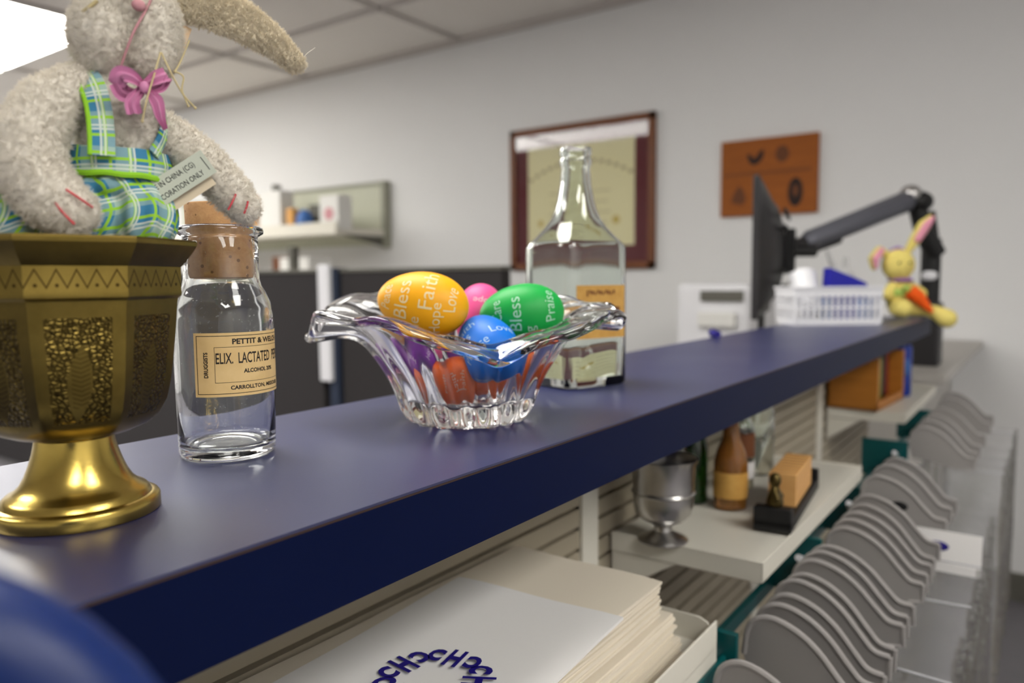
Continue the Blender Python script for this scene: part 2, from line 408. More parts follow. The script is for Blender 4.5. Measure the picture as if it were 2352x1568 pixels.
# ================================================================ SETTING
XW = 3.2; YL = 6.6; XB = -3.0; YR = -2.6; ZC = 2.42
structure(MB().box2((XB-.1, YR-.1, -.1), (XW+.1, YL+.1, 0)).build('floor', M['floor'], smooth=False))
structure(MB().box2((XW, YR-.1, 0), (XW+.12, YL+.1, ZC)).build('wall_back', M['wall'], smooth=False))
structure(MB().box2((XB-.12, YR-.1, 0), (XB, YL+.1, ZC)).build('wall_front', M['wall'], smooth=False))
structure(MB().box2((XB-.1, YL, 0), (XW+.1, YL+.12, ZC)).build('wall_left', M['wall'], smooth=False))
structure(MB().box2((XB-.1, YR-.12, 0), (XW+.1, YR, ZC)).build('wall_right', M['wall'], smooth=False))
# suspended ceiling: tiles with the light panels let into it, plus T-bar grid
mb = MB(); gx = [2.0+.61*k for k in range(-9, 3)]; gy = [2.62+1.22*k for k in range(-5, 5)]
mb.box2((XB-.1, YR-.1, ZC+.012), (XW+.1, YL+.1, ZC+.1))
structure(mb.build('ceiling', M['ceiling'], smooth=False))
mb = MB()
for x in gx:
    if XB < x < XW: mb.box((x, (YR+YL)/2, ZC+.004), (.024, YL-YR, .016))
for y in gy:
    if YR < y < YL: mb.box(((XB+XW)/2, y, ZC+.0035), (XW-XB, .024, .015))
for x0, x1, y0, y1 in ((XB, XW, YR, YR+.022), (XB, XW, YL-.022, YL), (XB, XB+.022, YR, YL), (XW-.022, XW, YR, YL)):
    mb.box2((x0, y0, ZC-.02), (x1, y1, ZC+.012))
structure(mb.build('trim_1', M['grid'], smooth=False))
structure(MB().box2((XW-.012, YR, 0), (XW, YL, .1)).build('baseboard_back', M['greyd'], smooth=False))
lbl = ['recessed ceiling light panel glowing white at upper left above the plush bunny',
       'recessed ceiling light panel glowing white in the far left corner of the ceiling',
       'ceiling light panel mirrored in the glass of the framed certificate',
       'ceiling light panel behind the one mirrored in the framed certificate']
for i, (x, y) in enumerate(PANELS):
    t = thing('ceiling_light', lbl[i] if i < 4 else 'recessed ceiling light panel %s' % ['over the navy ledge', 'behind the viewer on the office side', 'added out of view over the aisle to the right of the viewer to light the shelves', 'added out of view over the aisle behind the viewer to light the shelves'][i-4], 'ceiling light', (x, y, ZC), 0, 'recessed ceiling light panels')
    MB().box((0, 0, .0), (.57, 1.18, .012)).build('diffuser', M['panel'], t, smooth=False)
    f = MB()
    for a in (-1, 1): f.box((a*.295, 0, -.002), (.022, 1.21, .016)); f.box((0, a*.6, -.002), (.6, .022, .016))
    f.build('frame', M['frame_white'], t, smooth=False)

# ================================================================ LEDGE AND COUNTER WALL
XE = 1.985
t = thing('counter_ledge', 'long navy blue laminate ledge carrying the mortar, bottles and glass bowl', 'counter', (0, 0, LEDGE))
MB().box2((-.9, .2325, -.0012), (XE, .443, 0)).build('laminate_top', M['navy'], t, smooth=False)
MB().box2((-.9, .2322, -.0021), (XE+.0003, .443, -.0012)).build('edge_seam', M['seam'], t, smooth=False)['label'] = 'thin brown seam line along the top edge'
MB().box2((-.9, .232, -.038), (XE, .443, -.0021)).build('board', M['navy_edge'], t, smooth=False)
# slatwall under the ledge (it is the counter's own wall)
t = thing('slatwall', 'beige grooved slatwall panel under the navy ledge', 'wall panel', (0, .355, 0))
mb = MB(); z = 1.0315
mb.box2((-.9, .006, 0), (1.97, .08, 1.0315))
while z > .5:
    mb.box2((-.9, 0, z-.0195), (1.97, .006, z-.0), 0) if False else mb.box2((-.9, 0, z-.0165), (1.97, .0062, z), 0)
    z -= .0205
mb.box2((-.9, 0, 0), (1.97, .0062, .5))
mb.build('panel', M['slat'], t, smooth=False)
for x in (.60, 1.10, 1.47): MB().box2((x, -.004, .2), (x+.03, .0, 1.02)).build('upright_strip', M['shelf'], t, smooth=False)

# ================================================================ METAL TRAY SHELVES under the ledge
def tray(x0, x1, z, name, label, lip_up, yf, yb=.350):
    t = thing(name, label, 'shelf', (x0, yb, z)); w = x1-x0; d = yb-yf
    mb = MB(); mb.box2((0, -d, -.0015), (w, 0, 0))
    if lip_up:
        h = .020
        mb.box2((0, -d, -.016), (w, -d+.0015, h)); 
        for x in (0, w-.0015):
            mb.prism([(-d+.014, h), (-d+.007, h-.003), (-d+.004, h-.009), (-d+.004, -.014), (0, -.014), (0, h)], .0015, 'x', x+.00075)
    else:
        h = .017
        mb.box2((0, -d, -h), (w, -d+.0015, .0022))
        for x in (0, w-.0015): mb.prism([(-d, .0022), (-d, -h), (0, -h), (0, .0022)], .0015, 'x', x+.00075)
    mb.build('deck', M['shelf'], t, smooth=False, bevel=.0006)
    for x in (.003, w-.003):
        br = MB(); br.prism([(0, -.018), (0, -.06), (-d*.45, -.018)], .002, 'x', x); br.build('bracket', M['shelf'], t, smooth=False)
    return t
tray(.12, .545, .884, 'tray_shelf', 'almond metal tray shelf holding the stack of paper bags', True, .2)
tray(.655, 1.075, .912, 'tray_shelf', 'almond metal tray shelf holding the silver goblet and small bottles', False, .2)
tray(1.53, 1.965, .912, 'tray_shelf', 'almond metal tray shelf at the far end with the wooden crate', False, .215)

# ================================================================ BRASS MORTAR
t = thing('brass_mortar', 'engraved octagonal brass mortar on a flared foot, with the plush bunny in it', 'mortar', (.1449, .3254, LEDGE), VIEW+R(30.2))
def foot_prof():
    return [(0, .0), (34.6, 0), (35.2, .6), (35.2, 5.2), (34.4, 6.2), (31.5, 6.8), (30.6, 8.6), (29.2, 9.8), (26.4, 11.0), (23.6, 13.6), (21.4, 17.), (19.4, 21.6), (17.8, 26.), (16.8, 30.), (16.5, 33.5), (0, 33.5)]
mb = MB(); mb.lathe([(r*.88*mm, z*mm) for r, z in foot_prof()], 96)
mb.build('foot', M['brass'], t, uvf=lambda c: (0, c.z*1000), weld=True, angle=50)
prof = [(16.6, 32.), (19., 33.4), (25., 34.2), (31.5, 36.8), (36.4, 41.), (39.6, 47.), (41.2, 55.), (42., 64.), (43., 76.), (44.2, 88.), (44.6, 90.), (46., 91.2), (46.2, 92.5), (46., 94.), (46.3, 103.2), (48.2, 105.), (51.3, 109.2), (53.2, 112.), (53.4, 113.6), (53., 114.4), (50.5, 114.6), (48.3, 113.4), (45.6, 106.), (43., 92.), (40., 64.), (37., 48.), (30., 41.), (12., 38.5), (.01, 38.3)]
prof = [(r*(.88+.05*min(1, max(0, (z-34)/40))), 33+(z-33)*.968 if z > 33 else z) for r, z in prof]
n = 128; vs = []; fs = []; uvs = []
ALPHA = R(-90+5)
for k, (r, z) in enumerate(prof):
    bl = min(1, max(0, (z-33)/10.)) if k < 21 else .75
    for i in range(n):
        a = 2*PI*i/n; q = (i % (n//8))/(n//8)*PI/4 - PI/8
        ro = r*math.cos(PI/8)/math.cos(q)*1.012; rr = r*(1-bl)+ro*bl
        ang = a - PI/8 + ALPHA
        vs.append((rr*mm*math.cos(ang), rr*mm*math.sin(ang), z*mm)); uvs.append((i*8/n, z))
for k in range(len(prof)-1):
    for i in range(n): fs.append((k*n+i, k*n+(i+1) % n, (k+1)*n+(i+1) % n, (k+1)*n+i))
me = bpy.data.meshes.new('bowl'); me.from_pydata(vs, [], fs); me.materials.append(M['brass'])
l = me.uv_layers.new(name='UVMap')
for p in me.polygons:
    us = [uvs[me.loops[li].vertex_index][0] for li in p.loop_indices]
    for li in p.loop_indices:
        u, z = uvs[me.loops[li].vertex_index]
        if u < 1 and max(us) > 7: u += 8
        l.data[li].uv = (u, z if vs[me.loops[li].vertex_index][2] > 0 else z)
me.polygons.foreach_set('use_smooth', [True]*len(me.polygons)); me.set_sharp_from_angle(angle=R(24))
o = bpy.data.objects.new('bowl', me); COL.objects.link(o); o.parent = t

# ================================================================ PLUSH BUNNY (local frame: x right, y away, z up; mm from the mortar's foot)
B = thing('plush_bunny', 'white fleece bunny in plaid overalls and pink bow sitting in the brass mortar', 'plush toy', (0.1449, 0.3254, LEDGE), VIEW+R(30.2))
def s3(p): return (p[0]*mm, p[1]*mm, p[2]*mm)
mb = MB()
def E(c, r, rot=None): mb.ell(s3(c), s3(r), 28, rot=rot)
E((26.1, 2, 211.2), (18.0, 19, 24)); E((18.1, -4, 193.0), (13.2, 14, 16)); E((34.9, -5, 197.1), (11.9, 14, 20)); E((34.2, -8, 187.6), (9.7, 10, 10)); E((16.9, -5, 185.9), (9.7, 10, 9))
chain(mb, [s3((23.9, 2, 180.9)), s3((23.5, 2, 171.1))], [11*mm, 13*mm], 4)
E((22.0, 2, 159.2), (16.3, 16, 26)); E((26.9, -4, 156.6), (10.6, 12, 18)); E((19.2, 4, 134.5), (19.4, 17, 20))
chain(mb, [s3(p) for p in ((7.0, -4, 171.8), (-3.2, -9, 162.2), (-9.2, -13, 149.2), (-9.7, -17, 137.0), (-3.9, -22, 127.0), (2.1, -25, 121.6))], [x*mm for x in (9, 11, 12, 12.2, 11.6, 10.2)], 6)
chain(mb, [s3(p) for p in ((33.9, 2, 160.3), (43.7, 0, 153.7), (54.6, -3, 144.4), (63.8, -5, 133.9), (68.9, -6, 127.2))], [x*mm for x in (8.5, 9.5, 9.2, 8.6, 7.2)], 6)
cl = bpy.data.textures.new('tufts', 'CLOUDS'); cl.noise_scale = .0021; cl.noise_depth = 2
body = blob('body', mb, M['plush'], B, .0009, 10)
def fuzz(o, count, length, seed=1, mslot=1):
    dm = o.modifiers.new('tufts', 'DISPLACE'); dm.texture = cl; dm.strength = .0019; dm.mid_level = .5; dm.texture_coords = 'LOCAL'
    pm = o.modifiers.new('fleece', 'PARTICLE_SYSTEM'); ps = pm.particle_system.settings
    pm.particle_system.seed = seed
    ps.type = 'HAIR'; ps.count = count; ps.hair_length = length; ps.hair_step = 3
    ps.use_advanced_hair = True; ps.brownian_factor = .0; ps.factor_random = length*.5; ps.normal_factor = length*.5
    ps.root_radius = .09; ps.tip_radius = .03; ps.radius_scale = .001
    ps.child_type = 'INTERPOLATED'; ps.rendered_child_count = 5; ps.roughness_2 = length*.6; ps.roughness_endpoint = length*.5; ps.roughness_2_size = .003
    ps.display_percentage = 5; ps.material = mslot
fuzz(body, 22000, .0007)
# seam between the cheeks
mb = MB(); mb.tube(catmull([s3(p) for p in ((36.2, -16.5, 210.0), (32.1, -19.2, 201.1), (27.4, -19.6, 191.9), (24.3, -16.5, 184.1), (22.6, -13.5, 179.0))]), .5*mm, 8)
mb.build('cheek_seam', M['seam_pink'], B)['label'] = 'pink seam between the cheeks'
# ears
def ear(name, path, wid, thick, m, seed, up_v):
    mb = MB(); P = catmull([s3(p) for p in path], 6); Wd = []
    nn = len(P)
    for i, p in enumerate(P):
        t_ = i/(nn-1)*(len(wid)-1); k = min(int(t_), len(wid)-2); w = wid[k]*(1-(t_-k))+wid[k+1]*(t_-k)
        tg = (P[min(i+1, nn-1)]-P[max(i-1, 0)]).normalized(); side = tg.cross(Vector(up_v)).normalized()
        for q in range(-3, 4):
            r = thick*mm*math.sqrt(max(.12, 1-(q/3.6)**2)); mb.ell(p+side*(q/3.4)*w*mm*.82, (r, r, r), 10)
    o = blob(name, mb, m, B, .0010, 9); fuzz(o, 10000, .0007, seed); return o
e1 = ear('ear', [(40.0, 4, 212.3), (53.9, 1, 213.7), (69.0, -2, 209.3), (82.7, -4, 201.5), (93.9, -5, 192.3)], [7, 10.5, 12, 10, 6.8, 2.6], 3.6, M['ear'], 2, (0.1, -1, .25))
e1['label'] = 'long floppy ear stretched out to the right'
ear('ear', [(14.7, 8, 223.6), (5.1, 14, 237.1), (-0.9, 20, 255.2), (-1.8, 24, 273.8)], [7, 10, 11, 8, 3], 3.4, M['plush'], 3, (0.1, -1, .1))
mb = MB(); mb.add([s3(p) for p in ((43.0, 0, 205.7), (51.5, 1, 202.3), (48.3, 1, 193.8), (43.7, 0, 187.9), (43.0, 0, 205.9), (51.7, 2, 202.8), (48.5, 2, 194.1), (43.9, 1.4, 188.3))], [(0, 1, 2, 3), (7, 6, 5, 4), (0, 4, 5, 1), (1, 5, 6, 2), (2, 6, 7, 3), (3, 7, 4, 0)])
mb.build('ear_fold', M['ear_in'], B)['label'] = 'peach fabric fold under the ear'
# eyes and nose (high on the face)
for x in (12, 32): MB().ell(s3((x, -15.5, 222)), s3((1.9, 1.6, 2.2)), 16).build('eye', M['black_bead'], B)
MB().ell(s3((29.5, -20.5, 202.1)), s3((2.6, 2, 2.2)), 16).build('nose', M['seam_pink'], B)
# brow stitch and red claw stitches
mb = MB(); mb.tube(catmull([s3(p) for p in ((8.9, -12, 197.6), (12.3, -15, 199.9), (15.6, -16.2, 202.8))]), .7*mm, 6)
mb.build('brow_stitch', M['straw'], B)
for pts in (((1.6, -35.4, 128.5), (6.0, -36, 125.2), (9.8, -33.5, 122.5)), ((-2.0, -33.8, 123.7), (0.5, -35.4, 119.8), (3.7, -35.6, 116.0)), ((64.4, -13.2, 132.0), (62.6, -13.8, 128.3), (61.1, -12.8, 125.3)), ((69.3, -13.4, 129.2), (68.5, -13.6, 126.5), (67.6, -13, 124.0))):
    mb = MB(); mb.tube(catmull([s3(p) for p in pts]), .45*mm, 6); mb.build('claw_stitch', M['red_thread'], B)
# overalls: waistband, shorts, two straps
def uvc(c): return (math.atan2(c.y-.002, c.x-.019)*20, c.z*1000)
def wb(r0, r1, z0, z1, tilt=0.):
    vs = []; fs = []; n = 64; rings = [(r0, z0), (r1, (z0+z1)/2), (r0*.985, z1), (r0*.94, z1), (r0*.94, z0)]
    for r, z in rings:
        for i in range(n):
            a = 2*PI*i/n; vs.append(((21.7+r*math.cos(a))*mm, (1+r*.95*math.sin(a))*mm, (z+tilt*math.cos(a)+.25*math.sin(a*9))*mm))
    for k in range(5):
        for i in range(n): fs.append((k*n+i, k*n+(i+1) % n, ((k+1) % 5)*n+(i+1) % n, ((k+1) % 5)*n+i))
    return vs, fs
mb = MB(); v, f = wb(19.6, 20.3, 137.6, 148., -.8); mb.add(v, f)
mb.build('waistband', M['plaid'], B, uvf=uvc)
mb = MB(); v, f = wb(20.4, 20.8, 136.2, 138.4, -.8); mb.add(v, f); mb.build('waist_piping', M['lime'], B)
mb = MB()
def pleat(c, r, nf=9, amp=1.6, seed=0):
    vs = []; fs = []; n, m = 96, 24
    for j in range(m+1):
        ph = PI*j/m
        for i in range(n):
            a = 2*PI*i/n; s_ = 1+amp/20*math.sin(a*nf+seed+math.sin(ph*2)*.6)*math.sin(ph)+.02*math.sin(a*3+seed*2)
            vs.append(((c[0]+r[0]*s_*math.sin(ph)*math.cos(a))*mm, (c[1]+r[1]*s_*math.sin(ph)*math.sin(a))*mm, (c[2]-r[2]*math.cos(ph))*mm))
    for j in range(m):
        for i in range(n): fs.append((j*n+i, j*n+(i+1) % n, (j+1)*n+(i+1) % n, (j+1)*n+i))
    mb.add(vs, fs)
pleat((29.0, -4, 122.3), (12.8, 15, 17), 9, 1.8, 1); pleat((8.0, 0, 120.9), (14.1, 16, 16.5), 8, 1.8, 2.2); pleat((-14.4, 0, 121.1), (13.2, 15, 23), 8, 1.6, .4)
pleat((9.9, 4, 123.2), (22.9, 18, 15), 11, 1.2, 3); pleat((20.9, 2, 133.4), (19.8, 18.6, 8), 16, 1., .2)
me = baked(mb, [('REMESH', dict(mode='VOXEL', voxel_size=.0009)), ('SMOOTH', dict(factor=.5, iterations=4))])
me.materials.clear(); me.materials.append(M['plaid']); me.name = 'shorts'
l = me.uv_layers.new(name='UVMap')
for lp in me.loops:
    c = me.vertices[lp.vertex_index].co; l.data[lp.index].uv = (c.x*1000+c.y*350+3*math.sin(c.z*190), c.z*1000+2.4*math.sin(c.x*150)+c.y*200)
me.polygons.foreach_set('use_smooth', [True]*len(me.polygons))
o = bpy.data.objects.new('shorts', me); COL.objects.link(o); o.parent = B
def ribbon(name, path, width, normals, m, th=.5, border=None, uvk=1.):
    P = catmull([s3(p) for p in path], 8); Nn = catmull(normals, 8); vs = []; fs = []; uv = []
    L_ = 0
    for i, p in enumerate(P):
        if i: L_ += (p-P[i-1]).length*1000
        tg = (P[min(i+1, len(P)-1)]-P[max(i-1, 0)]).normalized(); nn_ = Vector(Nn[i]).normalized(); sd = tg.cross(nn_).normalized()
        w = width*mm/2
        for q in range(-4, 5):
            vs.append(p+sd*w*q/4+nn_*(.4*mm*(1-(q/4)**2))); uv.append((q/8*width+3, L_))
        for q in range(4, -5, -1): vs.append(p+sd*w*q/4-nn_*th*mm)
        uv += [(q/8*width+3, L_) for q in range(4, -5, -1)]
    n = 18
    for i in range(len(P)-1):
        for k in range(n): fs.append((i*n+k, i*n+(k+1) % n, (i+1)*n+(k+1) % n, (i+1)*n+k))
    fs.append(tuple(range(n))[::-1]); fs.append(tuple((len(P)-1)*n+k for k in range(n)))
    me = bpy.data.meshes.new(name); me.from_pydata([tuple(v) for v in vs], [], fs); me.materials.append(m)
    l = me.uv_layers.new(name='UVMap')
    for lp in me.loops: l.data[lp.index].uv = uv[lp.vertex_index]
    me.polygons.foreach_set('use_smooth', [True]*len(me.polygons)); me.set_sharp_from_angle(angle=R(50))
    o = bpy.data.objects.new(name, me); COL.objects.link(o); o.parent = B; return o
sp = [(4.0, 6, 179.3), (8.2, -5, 179.6), (12.3, -12, 172.5), (14.2, -16.5, 162.6), (14.7, -19, 152.1), (14.4, -20.6, 143.6)]
sn = [(-.4, .2, 1), (-.3, -.5, .9), (-.25, -.9, .5), (-.15, -1, .2), (-.1, -1, 0), (-.1, -1, 0)]
st = ribbon('strap', sp, 9, sn, M['plaid'])
# lime piping down the strap's outer edge
pts = [(p[0]-4.2+(0 if i > 1 else 2.0), p[1]-.3+(.8 if i > 2 else 0), p[2]+(-1.5 if i == 2 else 0)) for i, p in enumerate(sp)]
mb = MB(); mb.tube(catmull([s3(p) for p in pts], 6), .9*mm, 8); mb.build('strap_piping', M['lime'], st)
ribbon('strap', [(36.2, -8, 170.4), (37.9, -10, 162.5), (37.1, -12, 154.3), (33.1, -16, 146.1)], 5.5, [(.8, -.6, .3), (.95, -.5, .1), (.9, -.7, 0), (.7, -.8, 0)], M['plaid'])
# satin bow
bow = MB()
def satin(path, ws, nrm):
    P = catmull([s3(p) for p in path], 6); vs = []; fs = []; nn = len(P); Nn = Vector(nrm).normalized()
    for i, p in enumerate(P):
        tt = i/(nn-1)*(len(ws)-1); k = min(int(tt), len(ws)-2); w = (ws[k]*(1-(tt-k))+ws[k+1]*(tt-k))*mm
        tg = (P[min(i+1, nn-1)]-P[max(i-1, 0)]).normalized(); sd = tg.cross(Nn).normalized()
        for q in range(-4, 5): vs.append(p+sd*w*q/4+Nn*(.9*mm*math.cos(q*1.5)))
        for q in range(4, -5, -1): vs.append(p+sd*w*q/4+Nn*(.9*mm*math.cos(q*1.5)-.5*mm))
    n = 18
    for i in range(nn-1):
        for k in range(n): fs.append((i*n+k, i*n+(k+1) % n, (i+1)*n+(k+1) % n, (i+1)*n+k))
    fs.append(tuple(range(n))[::-1]); fs.append(tuple((nn-1)*n+k for k in range(n)))
    bow.add([tuple(v) for v in vs], fs)
satin([(29.5, -25, 169.9), (24.8, -28, 172.7), (20.4, -27, 173.3), (18.3, -24, 169.7)], [1.6, 3.2, 4.2, 3.6], (.1, -1, .15))       # left loop front
satin([(18.4, -24, 170.6), (21.1, -23, 166.6), (26.0, -24, 166.0), (29.5, -25, 169.4)], [3.4, 4, 3, 1.4], (.0, -1, -.3))              # left loop back
satin([(29.5, -25, 169.9), (34.6, -27, 173.7), (39.5, -26, 176.2)], [1.6, 3.2, 3.4], (-.1, -1, .1))                               # right loop
satin([(39.0, -26, 175.4), (36.3, -25, 170.2), (30.2, -25, 168.1)], [3., 2.4, 1.2], (-.1, -1, -.2))
satin([(28.5, -25.5, 168.7), (24.5, -26, 162.3), (25.1, -25, 157.1)], [1.5, 3.2, 3.4], (0, -1, .1))                            # left tail
satin([(30.2, -25.5, 168.9), (34.2, -26, 163.8), (35.9, -24, 157.3), (38.3, -21, 151.9)], [1.5, 3.4, 2.6, 1.0], (.3, -1, .1))          # right tail
bow.ell(s3((29.7, -26.5, 169.2)), s3((2.3, 1.8, 2.8)), 16)
bc = Vector(bow.v[-1]); bow.v = [tuple(bc+(Vector(p)-bc)*.84) for p in bow.v]
bow.build('bow', M['satin'], B, angle=60)['label'] = 'pink satin bow tie'
for pts in (((36.5, -21, 185.1), (33.2, -27, 174.4), (30.0, -30, 164.3), (28.2, -29, 156.2)), ((36.8, -21, 185.1), (39.9, -26, 175.5), (43.8, -25, 168.7), (48.1, -24, 164.3)),
            ((49.7, -4, 196.2), (45.0, -12, 185.2), (41.8, -18, 179.0)), ((41.4, -18, 179.4), (44.9, -18, 177.5), (44.1, -19, 171.9), (46.2, -19, 165.9))):
    mb = MB(); P = catmull([s3(p) for p in pts], 8); mb.tube(P, .34*mm, 6); mb.ell(tuple(P[-1]), (.6*mm,)*3, 8); mb.build('whisker', M['straw'], B)
mb = MB(); mb.tube(catmull([s3(p) for p in ((96.1, -5, 193.7), (98.7, -6, 197.0), (102.3, -7, 199.9))], 6), .13*mm, 5); mb.build('loose_thread', M['plush'], B)
# sewn-in tag with its print
tg_ = bpy.data.objects.new('care_tag', None)
ang = R(35.5); L2 = 40; H2 = 10.6
tx = Matrix.Translation((.0012, -.0028, .0020)) @ Matrix.Translation(s3((36.2, -11.5, 131.2))) @ Matrix.Rotation(R(-7), 4, 'Z') @ Matrix.Rotation(-ang, 4, 'Y')
mb = MB(); mb.box((0, 0, 0), (L2*mm, .35*mm, H2*mm), 0, tx); tag_o = mb.build('care_tag', M['tag'], B, smooth=False)
bpy.data.objects.remove(tg_)
tx2 = Matrix.Translation((.0012, -.0020, .0020)) @ Matrix.Translation(s3((36.4, -9.8, 127.9))) @ Matrix.Rotation(R(-7), 4, 'Z') @ Matrix.Rotation(-ang, 4, 'Y')
mb = MB(); mb.box((-1*mm, 0, 0), (40*mm, .35*mm, 12.5*mm), 0, tx2); mb.build('backing_tag', M['tag_cream'], B, smooth=False)
mb = MB()
def flat_text(mb, txt, size, x, z, xs=1., align='LEFT', tx=None, bold=0., y=-.26, mi=0):
    v, f = text_geo(txt, size*mm, 0, xs, align, bold*mm)
    mb.add([(p[0]+x*mm, y*mm, p[1]+z*mm) for p in v], f, mi, tx)
flat_text(mb, 'MADE IN CHINA (CG)', 3.1, 14.5, 2.1, .78, 'RIGHT', tx, .03); flat_text(mb, 'FOR DECORATION ONLY', 3.1, 15.5, -2.5, .78, 'RIGHT', tx, .03)
mb.box((18.2*mm, -.24*mm, 0), (.35*mm, .08*mm, 6*mm), 0, tx)
mb.build('tag_print', M['ink_tag'], tag_o, smooth=False)

# ================================================================ CORKED APOTHECARY BOTTLE
t = thing('apothecary_bottle', 'small clear corked bottle with a tan ELIX. LACTATED label beside the brass mortar', 'bottle', (.2446, .3695, LEDGE), VIEW+R(20.6))
out = [(0, .6), (18, .4), (22.6, 0), (24.4, .8), (25.2, 3.), (25.4, 8), (25.9, 40), (26.2, 72), (26., 77.), (24.8, 83.5), (22.4, 89.), (20.4, 92.5), (19.6, 96.), (19.4, 104), (19.2, 118.6), (20.6, 119.6), (22.2, 120.6), (22.5, 122.), (22., 123.6), (20.4, 124.6), (18.6, 124.9)]
inn = [(17.6, 124.2), (17.4, 120), (17.2, 97), (18.6, 92), (21.5, 86.), (23.6, 80.), (24.2, 72), (23.9, 40), (23.5, 9), (22.2, 5.8), (16, 4.8), (0, 6.4)]
mb = MB(); mb.lathe([(r*mm, z*mm) for r, z in out+inn], 96); mb.build('glass', M['bottle'], t, weld=True, angle=80)
mb = MB(); mb.lathe([(0, 97*mm), (16.2*mm, 97*mm), (16.9*mm, 99*mm), (17.05*mm, 119*mm), (17.3*mm, 125*mm), (17.6*mm, 135.6*mm), (17.0*mm, 136.4*mm), (0, 136.5*mm)], 64)
mb.build('cork_stopper', M['cork'], t, weld=True)
# label wraps round the body
LR = 26.35; TH0 = R(-90+38)
def wrap(v, rad=LR, zc=51.8):
    out_ = []
    for x, y, zz in v:
        th = TH0 + x/(rad*mm); zloc = zc*mm+y
        r = (rad+zz/mm)*mm; out_.append((r*math.cos(th), r*math.sin(th), zloc))
    return out_
mb = MB(); vs = []; fs = []; K = 60; HW = 33.; HH = 16.6
for lay in (-.12, .06):
    for j in range(2):
        for i in range(K+1): vs.append(((-HW+2*HW*i/K)*mm, (-HH+2*HH*j)*mm, lay*mm))
for i in range(K):
    fs += [(i, i+1, K+2+i, K+1+i), (2*K+2+i, 3*K+3+i, 3*K+4+i, 2*K+3+i), (i, 2*K+2+i, 2*K+3+i, i+1), (K+1+i, K+2+i, 3*K+4+i, 3*K+3+i)]
fs += [(0, K+1, 3*K+3, 2*K+2), (K, 3*K+2, 4*K+3, 2*K+1)]
mb.add(wrap(vs), fs); lab = mb.build('paper_label', M['label'], t, angle=60)
mb = MB()
def wtext(txt, size, x, y, xs=1., bold=0., vert=False, z=.14):
    v, f = text_geo(txt, size*mm, 0, xs, 'CENTER', bold*mm)
    if vert: v = [(-p[1], p[0], 0) for p in v]
    v, f = subdiv(v, f, 2); mb.add(wrap([(p[0]+x*mm, (p[1]+y*mm)*.96, z*mm) for p in v]), f)
def wrect(x0, x1, y0, y1, w):
    for a, b, c, d in ((x0, x1, y0, y0+w), (x0, x1, y1-w, y1), (x0, x0+w, y0, y1), (x1-w, x1, y0, y1)):
        k = max(1, int((b-a)/1.5)); vs = []; fs = []
        for j in (c, d):
            for i in range(k+1): vs.append(((a+(b-a)*i/k)*mm, j*mm, .13*mm))
        for i in range(k): fs.append((i, i+1, k+2+i, k+1+i))
        mb.add(wrap(vs), fs)
wrect(-31.6, 31.6, -15.2, 15.2, .32); wrect(-22.5, 22.5, -9.3, 9.3, .22)
wtext('PETTIT & WELCH', 4.0, 2.5, 12.4, 1.05, .14); wtext('ELIX.  LACTATED  PEPSIN', 8.2, 1., 3.2, .50, .12); wtext('ALCOHOL 20%', 3.0, 1.5, -3.8, .95, .12)
wtext('CARROLLTON, MISSOURI', 2.9, 1.5, -12.6, 1., .1); wtext('DRUGGISTS', 2.9, -26.8, 0, .9, .1, True)
mb.build('label_print', M['ink'], lab, smooth=False)

# ================================================================ RUFFLED GLASS BOWL
BC = (.400, .325, LEDGE)
t = thing('glass_bowl', 'ruffled clear crystal bowl full of printed plastic eggs', 'bowl', BC, VIEW)
RIM = [(0, 60), (14, 71), (40, 76), (65, 73), (90, 76), (120, 82), (150, 80), (166, 72), (176, 54), (187, 53), (200, 70), (228, 67), (262, 53), (288, 43), (318, 57), (344, 69), (360, 60)]
def rimz(th):
    d = math.degrees(th) % 360
    for (a, za), (b, zb) in zip(RIM, RIM[1:]):
        if a <= d <= b: t_ = (d-a)/(b-a); t_ = t_*t_*(3-2*t_); return za+(zb-za)*t_
def bowl_pt(th, s, amp=1.):
    """th round the bowl, s 0..1 from foot to rim, mm"""
    c, si = math.cos(th), math.sin(th)
    rr = (abs(c)**2.2/104**2.2+abs(si)**2.2/68**2.2)**(-1/2.2)
    rf = 41.
    r = rf+(rr-rf)*(.34*s+.66*s**2.5)
    if s < .10: r -= 3*(1-s/.10)**2
    z0 = 70*(1-(1-s)**1.25)
    k = max(0, (s-.45)/.55); k = k*k*(3-2*k)
    z = z0*(1-k)+rimz(th)*k
    fl = amp*math.sin(15*th+s*4.0)
    r += 3.0*fl*min(1, s*5+.45)*(1-.45*s); z += 1.0*fl*s
    return Vector((r*c, r*si, z))
n = 210; m_ = 34; vs = []; fs = []; inner = []
for j in range(m_+1):
    for i in range(n):
        th = 2*PI*i/n; p = bowl_pt(th, j/m_); vs.append(tuple(p*mm))
# rounded lip, then the inner wall set off along the surface normal
def inner_pt(th, s, k, amp=1.):
    e = .004; a = bowl_pt(th+e, s, amp)-bowl_pt(th-e, s, amp); b = bowl_pt(th, min(1, s+.004), amp)-bowl_pt(th, max(0, s-.004), amp); nn_ = a.cross(b).normalized()
    return bowl_pt(th, s, amp)-nn_*k
for kk, ext in ((1.0, 2.0), (3.0, 3.0), (5.0, 2.0)):
    for i in range(n):
        th = 2*PI*i/n; e_ = Vector((math.cos(th), math.sin(th), 0)); vs.append(tuple((inner_pt(th, 1., kk)+e_*ext)*mm))
for j in range(m_+1):
    s_ = 1-j/m_*.84; k = 6.0+.6*(1-s_); am = max(.12, (s_-.7)/.3)
    for i in range(n): th = 2*PI*i/n; vs.append(tuple(inner_pt(th, s_, k, am)*mm))
rows = 2*(m_+1)+3
for j in range(rows-1):
    for i in range(n): fs.append((j*n+i, j*n+(i+1) % n, (j+1)*n+(i+1) % n, (j+1)*n+i))
